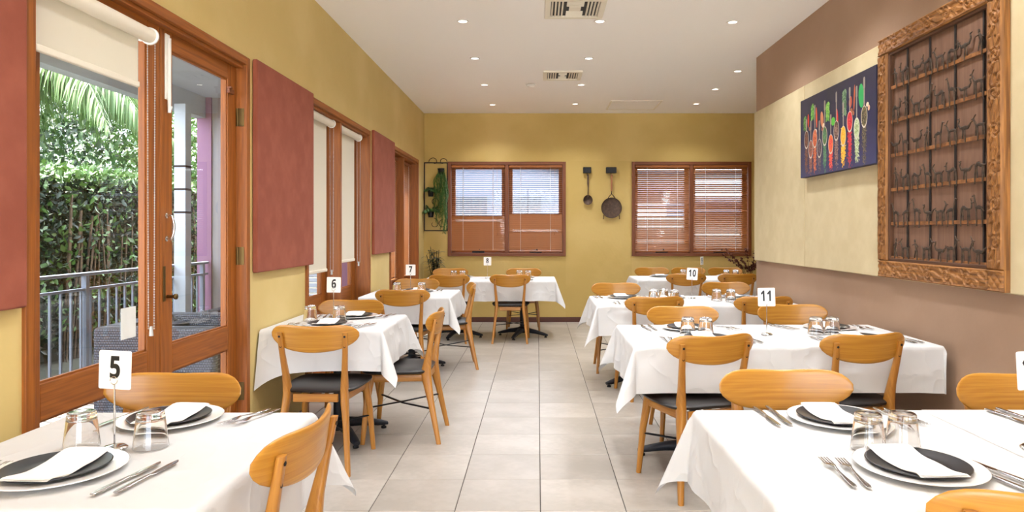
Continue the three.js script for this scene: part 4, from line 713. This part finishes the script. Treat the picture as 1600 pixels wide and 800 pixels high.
// ---------------------------------------------------------------- tableware
const plateAt = factory('dinner_plate', 'plate', 'white dinner plates', (t) => { mesh('plate', lathe([[0, 0], [0.085, 0], [0.1, 0.003], [0.15, 0.0095], [0.1525, 0.0115], [0.15, 0.013], [0.1, 0.0065], [0.085, 0.0045], [0, 0.0045]], 64), M.porcelain, t); });
const sidePlateAt = factory('black_plate', 'plate', 'black plates', (t) => { mesh('plate', lathe([[0, 0.001], [0.07, 0], [0.085, 0.0025], [0.117, 0.0105], [0.12, 0.0125], [0.117, 0.0145], [0.084, 0.0065], [0.07, 0.0045], [0, 0.0045]], 56), M.blackPlate, t); });
const napkinAt = factory('napkin', 'napkin', 'folded white napkins', (t) => {
  const prof = (r) => (r < 0.07 ? 0.006 : r < 0.085 ? lerp(0.006, 0.0082, (r - 0.07) / 0.015) : r < 0.12 ? lerp(0.0082, 0.0165, (r - 0.085) / 0.035) : lerp(0.0165, 0.0095, clamp((r - 0.12) / 0.02)));
  const L = 0.244, W = 0.118, nu = 28, nv = 14, layers = [];
  for (const lay of [0, 1]) {
    const p = [], uv = [], I = [], k = lay * 0.0016;
    for (let i = 0; i <= nu; i++) for (let j = 0; j <= nv; j++) { const x = (j / nv - 0.5) * (W - lay * 0.006), z = (i / nu - 0.5) * (L - lay * 0.008), r = Math.hypot(x, z), xr = x * 0.55; p.push(x + 0.006 * Math.sin(z * 18), Math.max(prof(Math.hypot(xr, z)), prof(r)) * (1) + k + 0.0012 * Math.sin(z * 40 + x * 30), z); uv.push(x, z); }
    for (let i = 0; i < nu; i++) for (let j = 0; j < nv; j++) { const a = i * (nv + 1) + j; I.push(a, a + nv + 1, a + 1, a + 1, a + nv + 1, a + nv + 2); }
    const g = new THREE.BufferGeometry(); g.setAttribute('position', new THREE.Float32BufferAttribute(p, 3)); g.setAttribute('uv', new THREE.Float32BufferAttribute(uv, 2)); g.setIndex(I); g.computeVertexNormals(); layers.push(g);
  }
  mesh('cloth', merge(layers), M.napkin, t);
});
const knifeAt = factory('table_knife', 'knife', 'steel table knives', (t) => {
  mesh('handle', loft([{ p: [0, 0.004, 0.108], a: 0.0065, b: 0.0028 }, { p: [0, 0.004, 0.09], a: 0.0085, b: 0.0036 }, { p: [0, 0.004, 0.02], a: 0.0062, b: 0.0034 }, { p: [0, 0.004, -0.004], a: 0.0045, b: 0.003 }], [1, 0, 0], [0, 1, 0], 2.4, 14), M.steel, t);
  mesh('blade', loft([{ p: [0, 0.0042, -0.002], a: 0.0045, b: 0.0022 }, { p: [0.0015, 0.0042, -0.018], a: 0.0088, b: 0.001 }, { p: [0.0015, 0.0042, -0.08], a: 0.0092, b: 0.0009 }, { p: [0.0, 0.0042, -0.102], a: 0.0065, b: 0.0008 }, { p: [-0.003, 0.0042, -0.112], a: 0.0018, b: 0.0006 }], [1, 0, 0], [0, 1, 0], 2.2, 14), M.steel, t);
});
const forkAt = factory('table_fork', 'fork', 'steel table forks', (t) => {
  const arch = (z) => 0.003 + 0.006 * Math.exp(-Math.pow((z + 0.02) / 0.03, 2)) + 0.0095 * smooth(-0.055, -0.1, z) * (1 - 0.6 * smooth(-0.085, -0.105, z)) * 0.5;
  const R = (z, a, b, x = 0) => ({ p: [x, arch(z), z], a, b });
  mesh('handle', loft([R(0.1, 0.0055, 0.0014), R(0.085, 0.0085, 0.0016), R(0.05, 0.006, 0.0017), R(0.01, 0.0034, 0.0019), R(-0.02, 0.003, 0.002)], [1, 0, 0], [0, 1, 0], 2.6, 12), M.steel, t);
  const head = [loft([R(-0.015, 0.003, 0.0018), R(-0.032, 0.0075, 0.0013), R(-0.043, 0.0118, 0.0011), R(-0.056, 0.0122, 0.001)], [1, 0, 0], [0, 1, 0], 2.6, 12)];
  for (let i = 0; i < 4; i++) { const x = (i - 1.5) * 0.0069; head.push(loft([R(-0.053, 0.0021, 0.001, x), R(-0.075, 0.0018, 0.001, x), R(-0.098, 0.0015, 0.0009, x), R(-0.104, 0.0006, 0.0005, x)], [1, 0, 0], [0, 1, 0], 2.4, 8)); }
  mesh('head', merge(head), M.steel, t);
});
const glassAt = factory('tumbler', 'glass', 'upside down tumblers', (t) => {
  // an upside-down tumbler: rim on the cloth, thick foot on top
  mesh('glass', lathe([[0, 0.079], [0.024, 0.0785], [0.0305, 0.077], [0.0327, 0.073], [0.0436, 0.0012], [0.0445, 0.0002], [0.0455, 0.0012], [0.0352, 0.090], [0.0342, 0.0945], [0.031, 0.0975], [0.024, 0.0965], [0, 0.0955]], 56), M.tumbler, t);
});
let Y0 = TY + 0.0045;
// a place: centre of the plate, sitter on the near (+1) or far (-1) side; what = which pieces
function placeSetting(x, d, side, where, o = {}) {
  const { plate = 1, knives = 1, forks = 1, nap = 0, kx = 0.205, fx = 0.19, kt = 0.1, ft = 0.0, bx = -0.004, bd = 0.0 } = o, s = side;
  if (plate) {
    plateAt(`white round dinner plate at ${where}`, [x, Y0, -d], 0);
    sidePlateAt(`black plate stacked on the white plate at ${where}`, [x + bx, Y0 + 0.0052, -(d + bd)], 0);
    napkinAt(`folded white napkin across the black plate at ${where}`, [x + bx + 0.008 * Math.sin(x * 31), Y0 + 0.0072, -(d + bd)], nap + 0.09 * Math.sin(x * 17 + d * 29));
  }
  const turn = s > 0 ? 0 : PI;
  if (knives) [0, 1].forEach((i) => knifeAt(`${i ? 'outer' : 'inner'} steel knife beside the plate at ${where}`, [x + s * (kx + i * 0.042), Y0, -(d - s * (0.045 - i * 0.012))], turn + kt + i * 0.03));
  if (forks) [0, 1].forEach((i) => forkAt(`${i ? 'outer' : 'inner'} steel fork beside the plate at ${where}`, [x - s * (fx + i * 0.036), Y0, -(d - s * (0.035 - i * 0.006))], turn + ft + i * 0.05));
}
const glasses = (list, where) => list.forEach(([x, d], i) => glassAt(`${list.length > 2 ? ['left', 'middle', 'right'][i] : ['left', 'right'][i]} upturned clear glass ${where}`, [x, Y0, -d], i * 0.7));
placeSetting(-1.18, 1.685, 1, 'the front of table 5', { kt: -0.16, kx: 0.2, fx: 0.15, ft: 0.15 });
placeSetting(-1.15, 2.15, -1, 'the door side of table 5', { kt: -0.15, ft: -0.4, kx: 0.125, fx: 0.22 });
glasses([[-1.255, 1.885], [-1.065, 1.885]], 'beside the 5 card');
Y0 += 0.014;
placeSetting(-1.295, 4.23, 1, 'the front of table 6', { fx: 0.2, kt: -0.4 });
placeSetting(-1.235, 4.63, -1, 'the back of table 6', { ft: -0.3 });
glasses([[-1.47, 4.43], [-1.28, 4.42]], 'beside the 6 card');
Y0 -= 0.014;
placeSetting(-1.22, 6.36, 1, 'the front of table 7', { forks: 0, knives: 0 });
placeSetting(-1.18, 6.78, -1, 'the back of table 7');
glasses([[-1.36, 6.62], [-1.12, 6.62]], 'beside the 7 card');
placeSetting(-1.0, 8.36, 1, 'the front left of table 8', { forks: 0, knives: 0 }); placeSetting(-0.2, 8.36, 1, 'the front right of table 8', { forks: 0, knives: 0 });
placeSetting(-0.98, 8.8, -1, 'the back left of table 8', { forks: 0, knives: 0 }); placeSetting(-0.19, 8.8, -1, 'the back right of table 8', { forks: 0, knives: 0 });
glasses([[-1.05, 8.58], [-0.94, 8.58]], 'on the left half of table 8'); glasses([[-0.23, 8.62], [-0.12, 8.62]], 'on the right half of table 8');
placeSetting(1.62, 8.97, -1, 'the back left of table 9', { forks: 1, knives: 0 }); placeSetting(2.5, 8.97, -1, 'the back right of table 9', { forks: 0, knives: 0 });
glasses([[1.87, 8.8], [1.98, 8.8]], 'on the left half of table 9'); glasses([[2.41, 8.75], [2.53, 8.75]], 'on the right half of table 9');
placeSetting(0.77, 6.12, -1, 'the back aisle place of table 10', { ft: 0.3 }); placeSetting(1.78, 6.12, -1, 'the back wall place of table 10');
placeSetting(0.86, 5.7, 1, 'the front aisle place of table 10', { knives: 0 }); placeSetting(1.82, 5.7, 1, 'the front wall place of table 10', { knives: 0 });
placeSetting(1.17, 6.13, -1, 'the middle of table 10', { knives: 0, forks: 0 });
glasses([[0.99, 5.85], [1.09, 5.92], [1.16, 5.8]], 'left of the 10 card'); glasses([[1.53, 5.85], [1.65, 5.85]], 'right of the 10 card');
placeSetting(0.91, 4.16, -1, 'the back aisle place of table 11', { ft: 0.35, fx: 0.23 }); placeSetting(1.78, 4.18, -1, 'the back wall place of table 11', { kt: 0.35, kx: 0.24 });
placeSetting(0.93, 3.76, 1, 'the front aisle place of table 11', { fx: 0.2 }); placeSetting(1.78, 3.76, 1, 'the front wall place of table 11', { fx: 0.215 });
glasses([[0.865, 3.945], [0.965, 3.93]], 'left of the 11 card'); glasses([[1.605, 3.95], [1.70, 3.95]], 'right of the 11 card');
placeSetting(0.953, 1.711, 1, 'the front of the nearest right table', { ft: -0.09, fx: 0.18, kx: 0.137, kt: 0.24 });
placeSetting(0.945, 2.155, -1, 'the back of the nearest right table', { kt: 0, kx: 0.172, ft: 0.1 });
placeSetting(1.72, 2.13, -1, 'the right back of the nearest right table', { kt: 0.08, kx: 0.18, forks: 0 });
glasses([[0.902, 1.868], [0.998, 1.872]], 'on the nearest right table');

// ---------------------------------------------------------------- outside
struct('ground', new THREE.PlaneGeometry(60, 60).rotateX(-PI / 2).translate(-8, -0.14, -12), M.ground);
struct('verandah_deck', box(-3.8, XL - WT, -0.13, -0.01, -7.4, 2.6), M.deck);
struct('verandah_roof', merge([box(-3.75, XL - WT, 2.74, 2.82, -7.5, 2.8), box(-3.65, -3.53, 2.52, 2.74, -7.5, 2.8)]), M.whitePaint);
{
  struct('verandah_end_wall', merge([box(-3.62, -3.47, -0.1, 2.75, -7.45, -7.28), box(-2.16, XL - WT, -0.1, 2.75, -7.45, -7.28)]), M.mauve);
  struct('verandah_end_wall_render', merge([box(-3.47, -2.62, -0.1, 2.75, -7.45, -7.3), box(-2.2, -2.16, -0.1, 2.75, -7.45, -7.3), box(-2.62, -2.2, -0.1, 0.6, -7.45, -7.3), box(-2.62, -2.2, 1.5, 2.75, -7.45, -7.3)]), M.greyRender);
  const s = thing('louvre_shutter', 'white louvred shutter on the outside verandah end wall', 'shutter', [-2.41, 0.6, -7.38]);
  mesh('frame', merge([box(-0.21, -0.17, 0, 0.9, -0.02, 0.03), box(0.17, 0.21, 0, 0.9, -0.02, 0.03), box(-0.17, 0.17, 0, 0.04, -0.02, 0.03), box(-0.17, 0.17, 0.86, 0.9, -0.02, 0.03)]), M.whitePaint, s);
  for (let y = 0.08; y < 0.85; y += 0.055) { const m = mesh('louvre', box(-0.17, 0.17, -0.022, 0.022, -0.004, 0.004), M.whitePaint, s); m.position.y = y; m.rotation.x = -0.6; }
  const p = thing('verandah_post', 'pale verandah post with dark bands outside the glazed door', 'post', [-3.42, -0.01, -6.6]);
  mesh('post', box(-0.055, 0.055, 0, 2.55, -0.055, 0.055, 0.004), M.whitePaint, p);
  for (const y of [1.5, 1.72, 1.94]) mesh('band', box(-0.058, 0.058, y, y + 0.02, -0.058, 0.058, 0.003), M.iron, p);
  const r = thing('railing', 'grey painted metal railing along the verandah outside', 'railing', [-3.5, 0, 0]);
  mesh('top_rail', box(-0.024, 0.024, 0.975, 1.0, -7.25, 1.0, 0.006), M.railPaint, r);
  mesh('lower_rail', box(-0.014, 0.014, 0.86, 0.88, -7.25, 1.0, 0.003), M.railPaint, r);
  mesh('bottom_rail', box(-0.014, 0.014, 0.08, 0.105, -7.25, 1.0, 0.003), M.railPaint, r);
  const pk = box(-0.008, 0.008, 0.09, 0.87, -0.008, 0.008, 0.002);
  for (let d = 2.0; d < 7.2; d += 0.112) mesh('picket', pk, M.railPaint, r).position.z = -d;
  for (const d of [-0.9, 2.9, 5.3, 7.15]) mesh('post', box(-0.02, 0.02, -0.01, 0.98, -d - 0.02, -d + 0.02, 0.003), M.railPaint, r);
}
function wickerChair(label, x, d, turn, top, cush) {
  const t = thing('wicker_armchair', label, 'armchair', [x, -0.01, -d], turn, 'wicker armchairs on the verandah'), h = top;
  for (const s of [-1, 1]) mesh('arm_side', box(s * 0.35 - 0.05, s * 0.35 + 0.05, 0.05, h, -0.36, 0.36, 0.025), M.wicker, t);
  mesh('back_side', box(-0.3, 0.3, 0.05, h, -0.36, -0.24, 0.02), M.wicker, t);
  mesh('front_side', box(-0.3, 0.3, 0.05, 0.36, 0.26, 0.35, 0.02), M.wicker, t);
  mesh('seat_cushion', box(-0.295, 0.295, 0.36, 0.48, -0.24, 0.35, 0.04), M.cushion, t);
  mesh('back_cushion', box(-0.28, 0.28, 0.46, h + cush, -0.235, -0.1, 0.05), M.cushion, t);
  for (const [a, b] of [[-1, -1], [1, -1], [-1, 1], [1, 1]]) mesh('foot', box(a * 0.35 - 0.02, a * 0.35 + 0.02, 0, 0.06, b * 0.3 - 0.02, b * 0.3 + 0.02), M.blackMetal, t);
}
wickerChair('grey woven armchair outside the left leaf of the nearest door', -2.27, 4.44, PI * 0.5, 0.76, -0.04);
wickerChair('grey woven armchair with dark cushion outside the right door leaf', -2.45, 5.5, PI * 0.5, 0.64, 0.06);

// ---------------------------------------------------------------- garden
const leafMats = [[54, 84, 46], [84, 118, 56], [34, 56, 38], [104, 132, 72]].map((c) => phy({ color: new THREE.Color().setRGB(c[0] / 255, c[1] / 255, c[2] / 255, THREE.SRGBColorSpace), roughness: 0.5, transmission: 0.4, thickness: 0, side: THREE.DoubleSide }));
function leafCloud(name, n, at, size, mat, parent, seed) {
  const g = blade(1, 0.5, 0.25, 2), im = new THREE.InstancedMesh(g, mat, n), R = rng(seed), m = new THREE.Matrix4(), q = new THREE.Quaternion(), e = new THREE.Euler(), c = new THREE.Color();
  for (let i = 0; i < n; i++) { const [x, y, z] = at(R); const s = size * (0.6 + 0.8 * R()); e.set(R() * 6.28, R() * 6.28, R() * 6.28); m.compose(new THREE.Vector3(x, y, z), q.setFromEuler(e), new THREE.Vector3(s, s, s)); im.setMatrixAt(i, m); const k = 0.7 + 0.6 * R(); im.setColorAt(i, c.setRGB(k, k, k * 0.95)); }
  im.name = name; im.castShadow = im.receiveShadow = true; im.userData.kind = 'stuff'; parent.add(im); return im;
}
{
  const h = thing('hedge', 'tall clipped green hedge behind the verandah railing', 'hedge', [-5.2, -0.14, 0]);
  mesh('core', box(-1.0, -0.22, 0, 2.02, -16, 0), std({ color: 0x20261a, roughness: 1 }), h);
  const R2 = rng(9), stems = [];
  for (let i = 0; i < 90; i++) { const z = -2.5 - R2() * 11; stems.push(rod([-0.12 + R2() * 0.1, 0, z], [-0.1 + R2() * 0.12, 1.2 + R2() * 0.7, z + (R2() - 0.5) * 0.6], 0.008 + R2() * 0.008, 5)); }
  mesh('stem', merge(stems), M.bark, h);
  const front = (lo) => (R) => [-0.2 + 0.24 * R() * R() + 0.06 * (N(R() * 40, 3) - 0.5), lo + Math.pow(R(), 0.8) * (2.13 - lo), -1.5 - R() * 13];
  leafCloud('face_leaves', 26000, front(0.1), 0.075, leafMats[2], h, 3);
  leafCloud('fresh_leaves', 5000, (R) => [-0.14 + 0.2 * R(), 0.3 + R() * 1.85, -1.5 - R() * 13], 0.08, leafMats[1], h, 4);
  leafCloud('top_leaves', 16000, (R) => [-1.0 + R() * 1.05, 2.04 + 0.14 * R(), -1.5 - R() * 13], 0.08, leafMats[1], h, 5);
  // trees behind
  const tree = (label, x, d, rx, ry, cy, n, mat, seed) => { const t = thing('tree', label, 'tree', [x, -0.14, -d]); mesh('trunk', loft([{ p: [0, 0, 0], a: 0.16, b: 0.16 }, { p: [0.1, cy, 0], a: 0.08, b: 0.08 }], [1, 0, 0], [0, 0, 1], 2, 10), M.bark, t); const blobs = [], R = rng(seed * 7); for (let i = 0; i < 16; i++) blobs.push([(R() - 0.5) * 1.5 * rx, cy + (R() - 0.5) * 1.5 * ry, (R() - 0.5) * 1.5 * rx, 0.3 + R() * 0.3]); leafCloud('foliage', n, (R3) => { const b = blobs[Math.floor(R3() * 16)], u = R3() * 2 - 1, a = R3() * 6.28, r = Math.pow(R3(), 0.4) * b[3], q = Math.sqrt(1 - u * u); return [b[0] + r * rx * q * Math.cos(a), b[1] + r * ry * u, b[2] + r * rx * q * Math.sin(a)]; }, 0.115, mat, t, seed); };
  tree('leafy dark green tree behind the hedge, left of the palm', -9.6, 9.5, 2.6, 2.6, 2.9, 16000, leafMats[0], 21);
  tree('bright green leafy tree behind the hedge and the white post', -8.6, 15.5, 3.2, 2.9, 3.2, 18000, leafMats[1], 22);
  tree('bluish green tree far behind the palm fronds', -11.5, 13.5, 3.2, 2.8, 3.2, 16000, leafMats[2], 23);
  // palm with drooping fronds
  const p = thing('palm_tree', 'palm tree with long drooping feather fronds above the hedge', 'palm', [-6.9, -0.14, -9.2]);
  mesh('trunk', loft([{ p: [0, 0, 0], a: 0.17, b: 0.17 }, { p: [0.04, 2, 0], a: 0.13, b: 0.13 }, { p: [0, 3.75, 0], a: 0.14, b: 0.14 }], [1, 0, 0], [0, 0, 1], 2, 14), M.bark, p);
  const R = rng(17), leaflet = blade(1, 0.024, 0.5, 3);
  for (let f = 0; f < 22; f++) {
    const yaw = f * 2.399 + R() * 0.4, el = 0.2 + 0.75 * R(), L = 2.3 + R() * 0.5, ring = [], g = [], P = (t) => { const hx = L * (Math.sin(el + 0) * 0 + t * 0.86 - 0.12 * t * t), y = 3.75 + L * (t * el * 0.75 - t * t * (0.62 + 0.25 * el)); return [Math.cos(yaw) * hx, y, -Math.sin(yaw) * hx]; };
    for (let i = 0; i <= 14; i++) { const t = i / 14; ring.push({ p: P(t), a: 0.022 * (1 - 0.85 * t), b: 0.016 * (1 - 0.85 * t) }); }
    g.push(loft(ring, [-Math.sin(yaw), 0, -Math.cos(yaw)], [0, 1, 0], 2, 6));
    for (let i = 8; i < 84; i++) { const t = i / 84, [x, y, z] = P(t), len = 0.62 * Math.sin(PI * (0.16 + 0.8 * t)); for (const s of [-1, 1]) { const b = leaflet.clone().scale(len, len, 1); g.push(place(b, x, y, z, yaw + s * (1.15 - 0.3 * t) + (R() - 0.5) * 0.2, -0.1 - 0.5 * t - R() * 0.75)); } }
    mesh('frond', merge(g), leafMats[f % 3 === 0 ? 3 : 1], p);
  }
}
{ // beyond the back windows
  const h = thing('neighbour_house', 'pale neighbouring house with a gabled grey roof behind the left back window', 'house', [-0.9, -0.14, -19]);
  const y1 = 3.0;
  mesh('wall', box(-3.4, 1.6, 0, y1, -3, 0), M.houseWall, h);
  const gable = new THREE.Shape(); gable.moveTo(-3.7, y1); gable.lineTo(1.9, y1); gable.lineTo(-0.9, y1 + 1.5); gable.closePath();
  mesh('gable', new THREE.ExtrudeGeometry(gable, { depth: 2.8, bevelEnabled: false }).translate(0, 0, -2.9), M.houseWall, h);
  for (const s of [-1, 1]) { const m = mesh('roof', box(-1.75, 1.75, -0.05, 0.05, -3.3, 0.3), M.roofTile, h); m.position.set(-0.9 + s * 1.5, y1 + 0.72, 0); m.rotation.z = -s * 0.49; }
  mesh('window', box(-1.6, -0.5, 1.3, 2.4, 0, 0.04), M.roofTile, h);
  mesh('window', box(0.2, 1.0, 1.3, 2.4, 0, 0.04), M.roofTile, h);
  const gq = thing('garage', 'low pale garage beyond the fence behind the right back window', 'garage', [4.9, -0.14, -17.5]);
  mesh('wall', box(-2.9, 3, 0, 2.9, -3, 0), M.garageWall, gq); mesh('roof', box(-3.1, 3.2, 2.9, 3.0, -3.2, 0.25), M.roofTile, gq); mesh('garage_door', box(-1.6, 1.2, 0, 2.2, 0, 0.04), M.houseWall, gq);
  const f = thing('garden_fence', 'pale timber fence outside the back windows', 'fence', [0, -0.14, -14.5]);
  const b = box(-0.075, 0.075, 0, 1.75, -0.01, 0.01);
  for (let x = -4.2; x < 6; x += 0.16) mesh('board', b, M.fenceWood, f).position.x = x;
  mesh('rail', merge([box(-4.3, 6, 0.4, 0.48, -0.06, -0.01), box(-4.3, 6, 1.4, 1.48, -0.06, -0.01)]), M.greyRender, f);
}

renderer.render(scene, camera);
